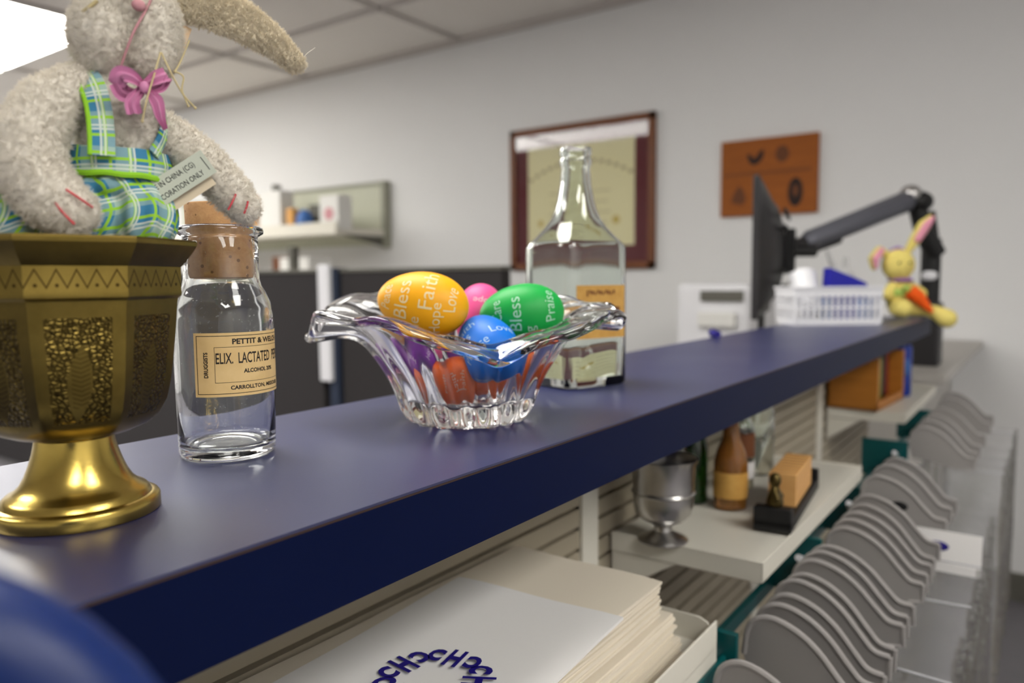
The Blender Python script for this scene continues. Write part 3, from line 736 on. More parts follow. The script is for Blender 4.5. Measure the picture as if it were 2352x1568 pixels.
k0 = len(vs); vs.append((0, 0, 9*mm)); vs.append((0, 0, 2.2*mm)); k1 = len(vs)
for i in range(n): th = 2*PI*i/n; vs.append((31*math.cos(th)*mm, 31*math.sin(th)*mm, 1.0*mm))
for i in range(n):
    fs.append(((rows-1)*n+i, (rows-1)*n+(i+1) % n, k0)); fs.append((k1+i, k1+(i+1) % n, (i+1) % n, i)); fs.append((k0+1, k1+(i+1) % n, k1+i))
mb = MB(); mb.add(vs, fs); mb.build('bowl_body', M['glass_thick'], t, angle=180)

# ---- eggs
def egg_r(x, a=29.5, b=20.5):
    u = max(-1, min(1, x/a)); return b*math.sqrt(max(0, 1-u*u))*(1+.10*u)
def make_egg(color, words, loc, rot, label, scale=1.):
    t = thing('plastic_egg', label, 'egg', loc, 0, 'printed plastic eggs in the bowl'); t.rotation_mode = 'QUATERNION'; t.rotation_quaternion = rot; t.scale = (scale,)*3
    prof = [(egg_r(-29.5*math.cos(PI*k/40))*mm, -29.5*math.cos(PI*k/40)*mm) for k in range(41)]
    mb = MB(); mb.lathe(prof, 64, M4=Matrix.Rotation(R(90), 4, 'Y')); mb.build('shell', M['egg_'+color], t, weld=True, angle=180)
    mb = MB()
    for txt, size, ax, ph, flip in words:
        v, f = text_geo(txt, size*mm, 0, 1.05, 'LEFT', -.02*mm); v, f = subdiv(v, f, 2); o_ = []
        for x, y, z in v:
            X = ax + (-y if flip else y)/mm; 
            r = egg_r(X)+.16; an = ph + (x/mm if not flip else x/mm)/19.
            o_.append((X*mm, r*math.cos(an)*mm*-1 if False else -r*mm*math.cos(an), r*mm*math.sin(an)))
        mb.add(o_, f)
    if words: mb.build('lettering', M['egg_print'][color], t, smooth=False)
    return t
def qrot(view_tilt, yaw_, spin=0.):
    """egg axis: starts along image-right, turned yaw_ in plan and tilted view_tilt (down to the right)"""
    m = Matrix.Rotation(VIEW, 4, 'Z') @ Matrix.Rotation(yaw_, 4, 'Z') @ Matrix.Rotation(view_tilt, 4, 'Y') @ Matrix.Rotation(spin, 4, 'X')
    return m.to_quaternion()
Bm = Matrix.Translation(BC) @ Matrix.Rotation(VIEW, 4, 'Z')
def inb(x, y, z): return tuple(Bm @ Vector((x*mm, y*mm, z*mm)))
# lettering runs round the egg: (text, size, position along axis, start angle, mirrored axis)
W1 = [('Peace', 9, -21, R(-25), True), ('Bless', 12.5, -10, R(-34), True), ('the', 10, -1, R(-62), True), ('Faith', 13, 5.5, R(-8), True), ('Hope', 9.5, 12, R(-58), True), ('Love', 10, 20, R(-8), True)]
make_egg('yellow', W1, inb(-28, -10, 79), qrot(R(9), R(-4)), 'yellow egg printed Bless and Faith, leftmost and topmost in the glass bowl', 1.04)
W2 = [('Care', 9, -19, R(-14), True), ('Bless', 11.5, -7, R(-34), True), ('sing', 10, 2, R(-70), True), ('Praise', 10, 17, R(-20), True), ('Faith', 8, 9, R(150), True)]
make_egg('green', W2, inb(38, 10, 71), qrot(R(-4), R(8)), 'green egg with white lettering at the right of the glass bowl')
W3 = [('Bless', 10, 2, R(-10), True), ('Please', 9, 14, R(10), True), ('Love', 9, -10, R(-60), True), ('Joy', 9, 20, R(-60), True), ('Love', 9, 8, R(90), True), ('Faith', 9, -6, R(20), True)]
make_egg('blue', W3, inb(15, -19, 51), qrot(R(28), R(-62), R(20)), 'blue egg in the dip of the bowl rim, front of the green egg', .93)
make_egg('pink', [('Love', 8, -14, R(0), True), ('Hope', 8, 6, R(30), True), ('Joy', 7, 16, R(0), True)], inb(7, 36, 68), qrot(R(-62), R(70)), 'pink egg peeking out between the yellow and green eggs', .85)
make_egg('purple', [('Hope', 8, 2, R(-10), True)], inb(-35, 2, 44), qrot(R(30), R(10)), 'purple egg seen through the glass beneath the yellow egg', .8)
make_egg('orange', [('Faith', 8, 0, R(-20), True)], inb(-9, -8, 27.5), qrot(R(0), R(5)), 'orange egg lying on the bottom of the glass bowl', .8)
make_egg('orange', [('Love', 8, 0, R(-10), True)], inb(31, 10, 33), qrot(R(-30), R(0)), 'orange egg under the green egg, seen through the glass', .78)

# ================================================================ TALL SQUARE BOTTLE
t = thing('square_bottle', 'tall clear square bottle with long neck and amber label behind the glass bowl', 'bottle', (.590, .352, LEDGE), VIEW+R(36))
lev = [(0, .94, 0), (2.5, 1, 0), (60, 1, 0), (120, 1, 0), (124, .985, .04), (127, .93, .12), (131, .84, .25), (140, .66, .55), (148, .53, .85), (155, .45, 1), (163, .395, 1), (178, .33, 1), (192, .305, 1), (195, .33, 1), (199, .345, 1), (202, .31, 1), (204, .335, 1), (208, .34, 1), (210, .325, 1)]
A_, B_ = 37.5, 32.; RC = 42.
def sq(th, sc, rnd, inset=0.):
    c, s_ = math.cos(th), math.sin(th); p = 7*(1-rnd)+2*rnd
    rs = (abs(c/A_)**p+abs(s_/B_)**p)**(-1/p) if rnd < 1 else 0
    base = rs if rnd < 1 else RC
    base = rs*(1-rnd)+RC*rnd if rnd > 0 else rs
    return base*sc-inset
vs = []; fs = []; n = 96
seq = [(z, sc, rn, 0) for z, sc, rn in lev] + [(z-.0 if z > 8 else 8, sc, rn, 2.6 if z < 150 else 2.2) for z, sc, rn in reversed(lev) if z > 5]
for z, sc, rn, ins in seq:
    for i in range(n): th = 2*PI*i/n; r = sq(th, sc, rn, ins); vs.append((r*math.cos(th)*mm, r*math.sin(th)*mm, z*mm))
for i in range(n): th = 2*PI*i/n; r = sq(th, .93, 0, 3); vs.append((r*math.cos(th)*mm, r*math.sin(th)*mm, 9*mm))
q = len(seq)+1
for j in range(q-1):
    for i in range(n): fs.append((j*n+i, j*n+(i+1) % n, (j+1)*n+(i+1) % n, (j+1)*n+i))
fs.append(tuple(range(n))[::-1]); fs.append(tuple((q-1)*n+i for i in range(n)))
mb = MB(); mb.add(vs, fs); mb.build('glass', M['glass_tint'], t, angle=50)
mb = MB(); mb.box((1*mm, -32.3*mm, 66*mm), (56*mm, .4*mm, 46*mm)); lb = mb.build('paper_label', M['label_amber'], t, smooth=False)
mb = MB(); 
for k in range(11): mb.box(((-15+3.1*k)*mm, -32.6*mm, (82+.6*((k*5) % 3))*mm), ((1.6+.5*(k % 3))*mm, .1*mm, (3.4 if k else 5.5)*mm))
mb.box((6*mm, -32.6*mm, 67*mm), (34*mm, .1*mm, 6*mm)); mb.box((6*mm, -32.6*mm, 56*mm), (30*mm, .1*mm, 3*mm)); mb.build('label_print', M['burn_light'], lb, smooth=False)

# ================================================================ BLUE STOOL at the near left
t = thing('plastic_stool', 'blue plastic stool backrest out of focus at the lower left corner', 'stool', (.020, .137, .0), VIEW+R(14))
def shell(wid, top, bot, rad, th, rim):
    pts = []
    for k in range(25): a = PI*k/24; pts.append((math.cos(a)*1., math.sin(a)*1.))
    poly = [(wid/2*math.copysign(abs(c)**.85, c), top-rad+rad*abs(s_)**.85) for c, s_ in pts] + [(-wid/2*.92, bot), (wid/2*.92, bot)]
    return poly
poly = shell(.105, 1.122, .60, .07, .01, .01)
mb = MB(); mb.prism(poly, .006, 'y', 0); mb.build('backrest', M['blue_plastic'], t, smooth=False, bevel=.0015)
inner = [Vector((x*.985, 0, z)) for x, z in poly]
mb = MB(); mb.tube(inner+[inner[0]], .0085, 14); mb.build('backrest_rim', M['blue_plastic'], t)
inner = [Vector((x*.60, -.004, (z-.6)*.955+.6)) for x, z in poly]
mb = MB(); mb.tube(inner+[inner[0]], .003, 10); mb.build('backrest_groove', M['blue_plastic'], t)
mb = MB(); mb.box((0, -.10, .60), (.16, .22, .02)); mb.build('seat', M['blue_plastic'], t, smooth=False, bevel=.006)
for x in (-.06, .06):
    for y in (-.19, -.01):
        mb = MB(); mb.tube([(x, y, .592), (x*1.3, y+(.02 if y > -.1 else -.02), 0)], .011, 10); mb.build('leg', M['blue_plastic'], t)

# ================================================================ PAPER BAG STACK
random.seed(3)
def bag_mesh(w, l, th, m, seed):
    """flat folded paper bag: x length, y width; slightly wavy, with fold and serrated edge"""
    rnd = random.Random(seed); ph = rnd.random()*6; n1, n2 = 14, 8; vs = []; fs = []
    for lay in (0, 1):
        for j in range(n2+1):
            for i in range(n1+1):
                x = -l/2+l*i/n1; y = -w/2+w*j/n2; edge = abs(j/n2-.5)*2
                z = th*(lay) * (1 if edge < .9 else .8) + .0004*math.sin(x*40+ph)+.0005*math.sin(y*60+ph*2)
                vs.append((x, y, z))
    q = (n1+1)*(n2+1)
    for j in range(n2):
        for i in range(n1):
            a = j*(n1+1)+i; fs += [(a, a+n1+1, a+n1+2, a+1), (q+a, q+a+1, q+a+n1+2, q+a+n1+1)]
    for i in range(n1): fs += [(i, i+1, q+i+1, q+i), (n2*(n1+1)+i, q+n2*(n1+1)+i, q+n2*(n1+1)+i+1, n2*(n1+1)+i+1)]
    for j in range(n2): a = j*(n1+1); b = a+n1; fs += [(a, q+a, q+a+n1+1, a+n1+1), (b, b+n1+1, q+b+n1+1, q+b)]
    mb = MB(); mb.add(vs, fs); return mb
kinds = [bag_mesh(.128, .372, .0019, M['paper_cream'], k).build('paper_bag', M['paper_cream'], angle=50) for k in range(3)]
z = .8852; nb = 31
ordn = ['lowest', 'second', 'third', 'fourth', 'fifth', 'sixth', 'seventh', 'eighth', 'ninth', 'tenth', 'eleventh', 'twelfth', 'thirteenth', 'fourteenth', 'fifteenth', 'sixteenth', 'seventeenth', 'eighteenth', 'nineteenth', 'twentieth', 'twenty-first', 'twenty-second', 'twenty-third', 'twenty-fourth', 'twenty-fifth', 'twenty-sixth', 'twenty-seventh', 'twenty-eighth', 'twenty-ninth', 'thirtieth', 'topmost']
for k in range(nb):
    o = kinds[k % 3] if k < 3 else kinds[k % 3].copy()
    if k >= 3: COL.objects.link(o)
    dx = 0; dy = 0
    if k < 7: dx, dy = .010, -.0
    elif k < 17: dx, dy = .003, .003
    else: dx, dy = -.012, .008
    o.location = (.316+dx+random.uniform(-.0012, .0012), .2785+dy+random.uniform(-.0012, .0012), z); o.rotation_euler = (0, 0, random.uniform(-.006, .006))
    setp(o, ('white folded paper bag in the tray shelf stack, %s from the bottom' % ordn[k]) if k < nb-1 else 'white folded paper bag directly under the bag with the blue printed ring', 'paper bag', 'white paper bags stacked on the near tray shelf')
    if k == 0: o['label'] = 'white folded paper bag at the very bottom of the tray shelf stack'
    z += .00205
tb = thing('printed_paper_bag', 'white paper bag with a blue ring of CHC letters on top of the bag stack', 'paper bag', (.262, .268, z+.0008), R(3.5))
bag_mesh(.128, .30, .0022, M['paper_white'], 11).build('bag_body', M['paper_white'], tb, angle=50)
mb = MB(); zt = .0036
for k in range(5):
    a = R(80.5-72*k); cx, cy = .0272, -.0088; rr = .0232
    for txt, dx_, mir, sz, xs_ in (('C', -.0116, 1, .0160, .76), ('H', 0, 1, .0240, .56), ('C', .0116, -1, .0160, .76)):
        v, f = text_geo(txt, sz, .0, 1., 'CENTER', .0010); w_ = []
        for x, y, _ in v:
            X = x*mir*xs_+dx_; Y = y; ux, uy = math.cos(a), math.sin(a); tx_, ty_ = uy, -ux
            w_.append((cx+ux*(rr+Y)+tx_*X, cy+uy*(rr+Y)+ty_*X, zt))
        mb.add(w_, f)
mb.build('ring_print', M['ink_blue'], tb, smooth=False)

# ================================================================ THINGS ON THE MIDDLE TRAY SHELF
SZ = .9142
t = thing('silver_goblet', 'small silver footed goblet on the middle tray shelf under the ledge', 'goblet', (.660, .297, SZ))
mb = MB(); pr = [(0, 0), (23, 0), (24, 1.2), (22, 3), (15, 6), (8.5, 10), (8, 14), (12, 18), (21, 22), (26.5, 28), (28.5, 38), (28.8, 55), (29.6, 74), (32, 79), (32.6, 80.5), (31, 81), (28.5, 76), (27, 56), (26.5, 38), (24, 29), (12, 23), (0, 22)]
mb.lathe([(r*mm, z*mm) for r, z in pr], 64); mb.build('cup', M['silver'], t, weld=True)
mb = MB(); mb.lathe([(28.6*mm, 46*mm), (30.2*mm, 48*mm), (28.7*mm, 50*mm)], 64, closed=True); mb.build('band', M['silver'], t)
def small_bottle(name, label, loc, prof, m, lab=None, labm=None, capm=None, cap=None):
    t = thing(name, label, 'bottle', loc)
    mb = MB(); inner_ = [(max(r-1.6, .01), min(z, prof[-1][1])) for r, z in reversed(prof) if z > 3]
    mb.lathe([(0, 0)] + [(r*mm, z*mm) for r, z in prof] + [(r*mm, z*mm) for r, z in inner_] + [(0, 4*mm)], 48)
    mb.build('glass', m, t, weld=True, angle=60)
    if lab:
        r, z0, z1 = lab; mb = MB(); mb.lathe([(r*mm, z0*mm), ((r+.35)*mm, z0*mm), ((r+.35)*mm, z1*mm), (r*mm, z1*mm)], 48, closed=True); mb.build('paper_label', labm, t, angle=30)
    if cap:
        mb = MB(); mb.lathe([(0, cap[1]*mm), (cap[0]*mm, cap[1]*mm), (cap[0]*mm, cap[2]*mm), (0, cap[2]*mm)], 32); mb.build('stopper', capm, t, weld=True, angle=30)
    return t
cyl_ = [(17, 0), (18, 1.5), (18, 70), (15, 80), (9, 88), (8.5, 100), (10, 102), (10, 106)]
beer = [(17, 0), (18, 2), (18, 50), (15, 62), (9, 76), (7.5, 92), (8.5, 95), (8.5, 108)]
small_bottle('jar_bottle', 'clear glass jar right behind the silver goblet', (.735, .325, SZ), [(19, 0), (20, 1.5), (20, 66), (17, 74), (15, 80), (16, 82), (16, 90)], M['glass_tint'], None, None, M['greyd'], (15, 84, 96))
small_bottle('wine_bottle', 'dark green glass bottle behind the amber bottle', (.80, .325, SZ), [(16, 0), (17, 1.5), (17, 62), (14, 74), (8, 84), (7, 108)], M['glass_green'])
small_bottle('amber_bottle', 'small bottle with amber contents and orange label on the middle tray shelf', (.803, .282, SZ), beer, M['amber_liquid'], (18.1, 12, 40), M['label_amber'], M['cork'], (6.6, 100, 112))
small_bottle('patterned_bottle', 'clear bottle with brown and white wrapper between amber and clear bottles', (.880, .300, SZ), cyl_, M['glass_tint'], (18.1, 40, 68), M['burn_light'], M['cork'], (7, 98, 110))
MB().lathe([(18.2*mm, 14*mm), (18.6*mm, 14*mm), (18.6*mm, 34*mm), (18.2*mm, 34*mm)], 48, c=(.880, .300, SZ), closed=True).build('lower_label', M['paper_white'], None)
ll = bpy.data.objects['lower_label']; pb = [o for o in bpy.data.objects if o.name.startswith('patterned_bottle')][0]; ll.parent = pb; ll.location = (-.880, -.300, -SZ)
small_bottle('clear_bottle', 'empty clear bottle, farthest one on the middle tray shelf', (.965, .305, SZ), [(20, 0), (21, 1.5), (21, 78), (18, 88), (9, 96), (8, 108), (10, 110)], M['glass_tint'])
# black holder with wooden blocks and a bronze figure
t = thing('block_holder', 'narrow black tray of upright wooden blocks near the shelf edge', 'desk organizer', (.835, .228, SZ), R(6))
mb = MB(); mb.box((0, 0, .006), (.19, .036, .012)); mb.box((-.088, 0, .014), (.014, .036, .02)); mb.box((.09, 0, .016), (.008, .036, .016)); mb.build('tray', M['deep_black'], t, smooth=False, bevel=.0015)
for k in range(8):
    o = MB().box((0, 0, 0), (.0112, .028, .034)).build('wooden_block', M['block'], None, smooth=False, bevel=.001)
    p = Matrix.Translation((.835, .228, SZ)) @ Matrix.Rotation(R(6), 4, 'Z') @ Vector((-.037+k*.0132, 0, .0293)); o.location = p; o.rotation_euler = (0, R(2), R(6))
    setp(o, 'light wooden block in the black tray, %s from the bronze figure' % ['first', 'second', 'third', 'fourth', 'fifth', 'sixth', 'seventh', 'last and farthest'][k], 'block', 'wooden blocks in the black tray')
f = thing('bronze_figurine', 'tiny dark bronze figure at the near end of the black block tray', 'figurine', (.752, .219, SZ+.024))
mb = MB(); mb.ell((0, 0, .026), (.006, .006, .0075), 14); chain(mb, [(0, 0, .019), (0, 0, .004)], [.004, .0085], 5); chain(mb, [(.004, 0, .016), (.009, -.004, .008)], [.003, .0025], 4); chain(mb, [(-.004, 0, .016), (-.008, -.005, .009)], [.003, .0025], 4)
blob('body', mb, M['bronze'], f, .0011, 3)

# ================================================================ THINGS ON THE FAR TRAY SHELF
t = thing('wooden_crate', 'open orange wooden crate on the far tray shelf under the ledge', 'crate', (1.625, .298, SZ), R(-4))
mb = MB(); L_, D_, H_ = .20, .09, .10
mb.box((0, 0, .004), (L_, D_, .008)); mb.box((-L_/2+.004, 0, H_/2), (.008, D_, H_)); mb.box((L_/2-.004, 0, H_/2), (.008, D_, H_)); mb.box((0, D_/2-.003, H_/2), (L_, .006, H_)); mb.box((0, -D_/2+.003, .010), (L_, .006, .012))
mb.build('box_body', M['crate'], t, smooth=False, bevel=.001)
for i, (x, w, h, m, lb_, nm) in enumerate(((1.548, .026, .09, 'red', 'dark red box at the near end inside the wooden crate', 'red_box'), (1.582, .034, .088, 'olive', 'olive green carton beside the dark red box in the crate', 'carton'), (1.618, .030, .084, 'olive', 'yellowish carton in the middle of the wooden crate', 'carton'), (1.654, .032, .086, 'deep_black', 'black box towards the far end of the wooden crate', 'black_box'), (1.692, .028, .090, 'red', 'deep red box at the far end of the wooden crate', 'red_box'))):
    o = MB().box((0, 0, h/2), (w, .055, h)).build(nm, M[m], None, smooth=False, bevel=.002); o.location = (x, .300, SZ+.0085); setp(o, lb_, 'box', 'boxes in the wooden crate')
t = thing('blue_can', 'tall blue can standing beside the wooden crate', 'can', (1.768, .262, SZ))
mb = MB(); mb.lathe([(0, 0), (.021, 0), (.023, .004), (.023, .098), (.021, .106), (0, .106)], 40); mb.build('can_body', M['can_blue'], t, weld=True, angle=40)
mb = MB(); mb.ell((-.016, -.014, .06), (.008, .008, .02), 12); mb.build('emblem', M['soft_blue'], t)

# ================================================================ HANGING BAG RAIL
t = thing('hanger_rail', 'dark teal plastic rail along the counter front carrying the grey hangers', 'rail', (0, .235, .868))
mb = MB(); mb.box2((.45, .004, -.044), (1.90, .010, -.030)); mb.build('rail_bar', M['teal'], t, smooth=False)
for x in (.56, .82, 1.052, 1.39, 1.745):
    mb = MB(); mb.box2((x-.003, -.046, -.040), (x+.003, .025, .022)); mb.box2((x-.060, -.038, -.030), (x, -.034, .004))
    d = mb.build('divider', M['teal'], t, smooth=False, bevel=.001)
    mb = MB(); mb.tube([(x-.004, -.026, -.004), (x-.018, -.030, .002), (x-.030, -.030, .008)], [.0035, .0045, .0035], 10); mb.build('peg', M['white_plastic'], d)
def fin_outline():
    up_ = catmull([(0, .004, .0), (.004, .028, 0), (.018, .038, 0), (.038, .034, 0), (.056, .022, 0), (.072, .004, 0), (.082, -.006, 0), (.094, -.008, 0)], 5)
    lo_ = catmull([(.094, -.026, 0), (.082, -.028, 0), (.060, -.026, 0), (.030, -.018, 0), (.004, -.014, 0)], 4)
    return [(p.x, p.y) for p in up_], [(p.x, p.y) for p in lo_]
UP, LO = fin_outline()
def make_hanger():
    t = thing('bag_hanger', 'x', 'hanger', (0, 0, 0))
    poly = [(-x, z) for x, z in UP+LO]
    mb = MB(); mb.prism(poly, .0022, 'x', 0); p = mb.build('plate', M['fin'], t, smooth=False)
    mb = MB(); mb.tube([(0, -x, z) for x, z in UP], .0026, 8); mb.tube([(0, -.094, -.008), (0, -.094, -.026), (0, -.082, -.028)], .0024, 8); mb.build('rim', M['fin'], t)
    return t
def make_bag():
    n1, n2 = 10, 22; vs = []; fs = []
    for lay in (-1, 1):
        for j in range(n2+1):
            for i in range(n1+1):
                y = -.012-.128*i/n1; z = -.02-.36*j/n2
                b = math.sin(PI*i/n1)*(.0016+.007*min(1, j/6))
                vs.append((lay*b+.0022*math.sin(i*1.3+j*.55)+.0015*math.sin(j*1.1), y, z))
    q = (n1+1)*(n2+1)
    for L in (0, q):
        for j in range(n2):
            for i in range(n1): a = L+j*(n1+1)+i; fs.append((a, a+1, a+n1+2, a+n1+1) if L else (a, a+n1+1, a+n1+2, a+1))
    mb = MB(); mb.add(vs, fs); o = mb.build('poly_bag', M['film'], None, angle=180, weld=True)
    mb = MB(); mb.tube([(.002, -.075, -.0195), (.002, -.105, -.0185), (.002, -.137, -.018)], .0011, 8); mb.build('highlight_strip', M['bag_highlight'], o); return o  # pale strip added to imitate the highlight along the bag's top edge
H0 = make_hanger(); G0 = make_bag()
XS = [.517, .585, .612, .638, .664, .692, .724, .752, .782, .848, .878, .910, .944, .980, 1.034, 1.10, 1.165, 1.43, 1.49, 1.55, 1.66, 1.80, 1.86]
nth = ['nearest', 'second', 'third', 'fourth', 'fifth', 'sixth', 'seventh', 'eighth', 'ninth', 'tenth', 'eleventh', 'twelfth', 'thirteenth', 'fourteenth', 'fifteenth', 'sixteenth', 'seventeenth', 'eighteenth', 'nineteenth', 'twentieth', 'twenty-first', 'twenty-second', 'farthest']
for k, x in enumerate(XS):
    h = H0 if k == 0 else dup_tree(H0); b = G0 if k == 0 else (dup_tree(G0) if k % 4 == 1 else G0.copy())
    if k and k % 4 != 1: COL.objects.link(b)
    tl = random.uniform(-.05, .05); dz = .860+random.uniform(-.003, .003)+(.012 if x > 1 else 0)
    if k == 0: dz = .853
    h.location = (x, .192, dz); h.rotation_euler = (random.uniform(-.05, .05), 0, tl)
    b.location = (x+.0035, .192, dz-.006); b.rotation_euler = (0, 0, tl+random.uniform(-.05, .05))
    w = 'nearest' if k == 0 else ('farthest' if k == len(XS)-1 else nth[k]+' from the near end')
    setp(h, 'grey curved plastic bag hanger on the teal rail, %s' % w, 'hanger', 'grey hangers on the teal rail')
    setp(b, 'clear plastic hanging bag on the teal rail, %s' % w, 'bag', 'clear bags under the grey hangers')
for o_ in [x for x in bpy.data.objects if x.name.startswith('bag_hanger') and abs(x.location.x-1.034) < 1e-4]:
    mb = MB(); mb.ell((-.0012, -.044, .004), (.0012, .010, .006), 16); mb.build('slot', M['deep_black'], o_)
o = MB().box((0, 0, 0), (.0006, .075, .05)).build('paper_card', M['paper_white'], None, smooth=False); o.location = (1.018, .095, .836)
setp(o, 'white paper card with blue scribble inside a clear hanging bag', 'card')
p = MB(); p.ell((-.0006, .008, .006), (.0004, .012, .006), 12); p.build('card_mark', M['ink_blue'], o)

# ================================================================ FAR END: worktop, monitor, arm, basket, plush toys
t = thing('side_worktop', 'grey worktop against the wall beyond the far end of the navy ledge', 'desk', (0, 0, 0))
MB().box2((2.06, .205, .905), (3.19, .76, .93)).build('top', M['desk'], t, smooth=False, bevel=.004)
MB().box2((2.12, .30, 0), (3.19, .74, .905)).build('cabinet_body', M['desk'], t, smooth=False)
t = thing('monitor_arm', 'black and silver monitor arm clamped to the worktop at the end of the ledge', 'monitor arm', (2.26, .27, .93))
MB().box2((-.045, -.03, 0), (.045, .05, .165)).build('base', M['black_plastic'], t, smooth=False, bevel=.006)
mb = MB(); mb.tube([(0, .0, .16), (0, .0, .33)], .024, 16); mb.tube([(0, 0, .33), (-.01, .01, .40)], .018, 16); mb.build('pole', M['deep_black'], t)
mb = MB(); mb.tube([(0, -.01, .29), (-.03, .015, .35), (-.04, .03, .41)], [.026, .024, .022], 12); mb.ell((-.035, .028, .425), (.04, .035, .028), 16); mb.build('elbow', M['deep_black'], t)
mb = MB(); mb.ell((-.012, .0, .235), (.017, .02, .017), 12); mb.build('cap', M['white_plastic'], t)
P0 = Vector((-.055, .045, .430)); P1 = Vector((-.37, .225, .315))
mb = MB(); d_ = (P1-P0).normalized(); mb.tube([P0, P0+d_*.02, P1-d_*.02, P1], [.020, .027, .025, .016], 14); mb.build('upper_arm', M['steel_arm'], t)
mb = MB(); mb.ell(tuple(P0+Vector((0, 0, .012))), (.028, .028, .026), 14); mb.build('joint', M['silver'], t)
mb = MB(); mb.tube([P1+d_*-.01+Vector((0, 0, -.022)), P1+d_*-.12+Vector((0, 0, -.026))], .011, 10); mb.tube([P1, P1+Vector((-.05, .035, -.008)), P1+Vector((-.10, .05, -.005))], [.016, .012, .014], 12); mb.build('wrist', M['black_plastic'], t)
# monitor, nearly edge-on
t = thing('computer_monitor', 'thin dark computer monitor seen edge-on behind the navy ledge', 'monitor', (1.585, .505, 1.075), R(14.0))
mb = MB(); mb.box2((0, 0, 0), (.50, .014, .30)); mb.build('screen', M['black_plastic'], t, smooth=False, bevel=.004)
mb = MB()
for j, (z0, dep) in enumerate(((.03, .010), (.08, .030), (.13, .042), (.18, .044), (.23, .034), (.27, .012))):
    pass
hump = []
for i in range(13):
    for j in range(9):
        x = .02+.46*i/12; z = .015+.27*j/8; hump.append((x, -.045*(math.sin(PI*i/12)**.5)*(math.sin(PI*j/8)**.55), z))
fs = [(i*9+j, (i+1)*9+j, (i+1)*9+j+1, i*9+j+1) for i in range(12) for j in range(8)]
mb.add(hump, fs); mb.build('back_cover', M['black_plastic'], t)
mb = MB()
for z in (.07, .10, .20, .235): mb.box((.25, -.046, z), (.30, .008, .007))
mb.build('vent_rib', M['deep_black'], t, smooth=False)
mb = MB(); mb.box((.25, -.055, .15), (.10, .022, .10)); mb.tube([(.25, -.06, .15), (.27, -.11, .15)], .014, 12); mb.build('mount_plate', M['deep_black'], t, smooth=False)
# its foot goes down behind the ledge to a desk
MB().box2((.2, .0, -.33), (.26, .012, .02)).build('stand', M['deep_black'], t, smooth=False); MB().box2((.13, -.02, -.345), (.33, .12, -.33)).build('stand_base', M['deep_black'], t, smooth=False)
t = thing('office_desk', 'office desk behind the counter carrying the monitor and printer', 'desk', (0, 0, 0))
MB().box2((1.2, .46, .70), (3.15, 1.45, .728)).build('top', M['desk'], t, smooth=False) if False else MB().box2((1.1, .46, .70), (2.05, 1.2, .728)).build('top', M['desk'], t, smooth=False)
for x in (1.12, 2.02):
    for y in (.49, 1.17): MB().box((x, y, .35), (.03, .03, .70)).build('leg', M['greyd'], t, smooth=False)
# printer further back
t = thing('filing_cabinet', 'grey filing cabinet under the white printer', 'cabinet', (2.65, 1.15, 0))
MB().box2((-.25, -.28, 0), (.28, .28, .86)).build('body', M['desk'], t, smooth=False, bevel=.004)
for z in (.10, .36, .62): MB().box2((-.262, -.26, z), (-.25, .26, z+.22)).build('drawer', M['desk'], t, smooth=False)
t = thing('printer', 'white office printer with a grey tray slot, partly hidden by the monitor', 'printer', (2.65, 1.03, .86))
mb = MB(); mb.box2((-.19, -.22, 0), (.2, .035, .285)); mb.build('body', M['white_plastic'], t, smooth=False, bevel=.02, seg=4)
mb = MB(); mb.box2((-.2, -.2, .225), (-.185, -.055, .26)); mb.build('tray_slot', M['greyd'], t, smooth=False)
mb = MB(); mb.box2((-.215, -.18, .14), (-.185, -.05, .19)); mb.build('output_tray', M['frame_white'], t, smooth=False, bevel=.005)
# blue marker lying at the ledge's back edge
t = thing('marker_pen', 'tiny blue marker stub lying at the back edge of the navy ledge', 'pen', (1.150, .432, LEDGE+.0065), R(36))
mb = MB(); mb.tube([(-.012, 0, 0), (.008, 0, 0)], .006, 14); mb.build('barrel', M['ink_blue'], t)
mb = MB(); mb.tube([(.008, 0, 0), (.018, 0, 0), (.021, 0, 0)], [.0065, .0065, .004], 14); mb.build('cap', M['ink_blue'], t)
# basket
BA = R(-50)
t = thing('plastic_basket', 'small white slotted plastic basket on the far part of the ledge', 'basket', (1.610, .372, LEDGE), BA)
def slotted(L, x0, y0, x1, y1, h, tilt=.0):
    mb = MB(); 
    return mb
mb = MB(); wL, wD, hh = .172, .080, .074
for sx, sy, ln, ax in ((0, -wD/2, wL, 0), (0, wD/2, wL, 0), (-wL/2, 0, wD, 1), (wL/2, 0, wD, 1)):
    def bx(u, z, du, dz, th=.0025):
        if ax == 0: mb.box((sx+u, sy*(1+.08*(z/hh)), z), (du, th, dz))
        else: mb.box((sx*(1+.05*(z/hh)), sy+u, z), (th, du, dz))
    bx(0, .006, ln, .012); bx(0, hh-.010, ln*1.03, .016, .004); bx(0, hh-.001, ln*1.05, .004, .009); bx(0, .034, ln, .004)
    k = int(ln/.012)
    for i in range(k+1): bx(-ln/2+ln*i/k, hh*.42, .005, hh*.72)
mb.box((0, 0, .0015), (wL, wD, .003)); mb.build('basket_body', M['white_plastic'], t, smooth=False)
def on_basket(x, y, z): return tuple(Matrix.Translation((1.610, .372, LEDGE)) @ Matrix.Rotation(BA, 4, 'Z') @ Vector((x, y, z)))
t = thing('white_cup', 'white plastic cup leaning inside the white basket', 'cup', on_basket(-.040, .006, .052))
t.rotation_euler = (R(-42), R(10), BA)
mb = MB(); mb.lathe([(0, -.035), (.02, -.035), (.026, .055), (.0275, .058), (.0245, .056), (.018, -.031), (0, -.031)], 32); mb.build('cup_body', M['white_plastic'], t, weld=True, angle=50)
t = thing('blue_wedge_case', 'royal blue wedge-shaped case sticking out of the white basket', 'case', on_basket(.030, .01, .005), BA)
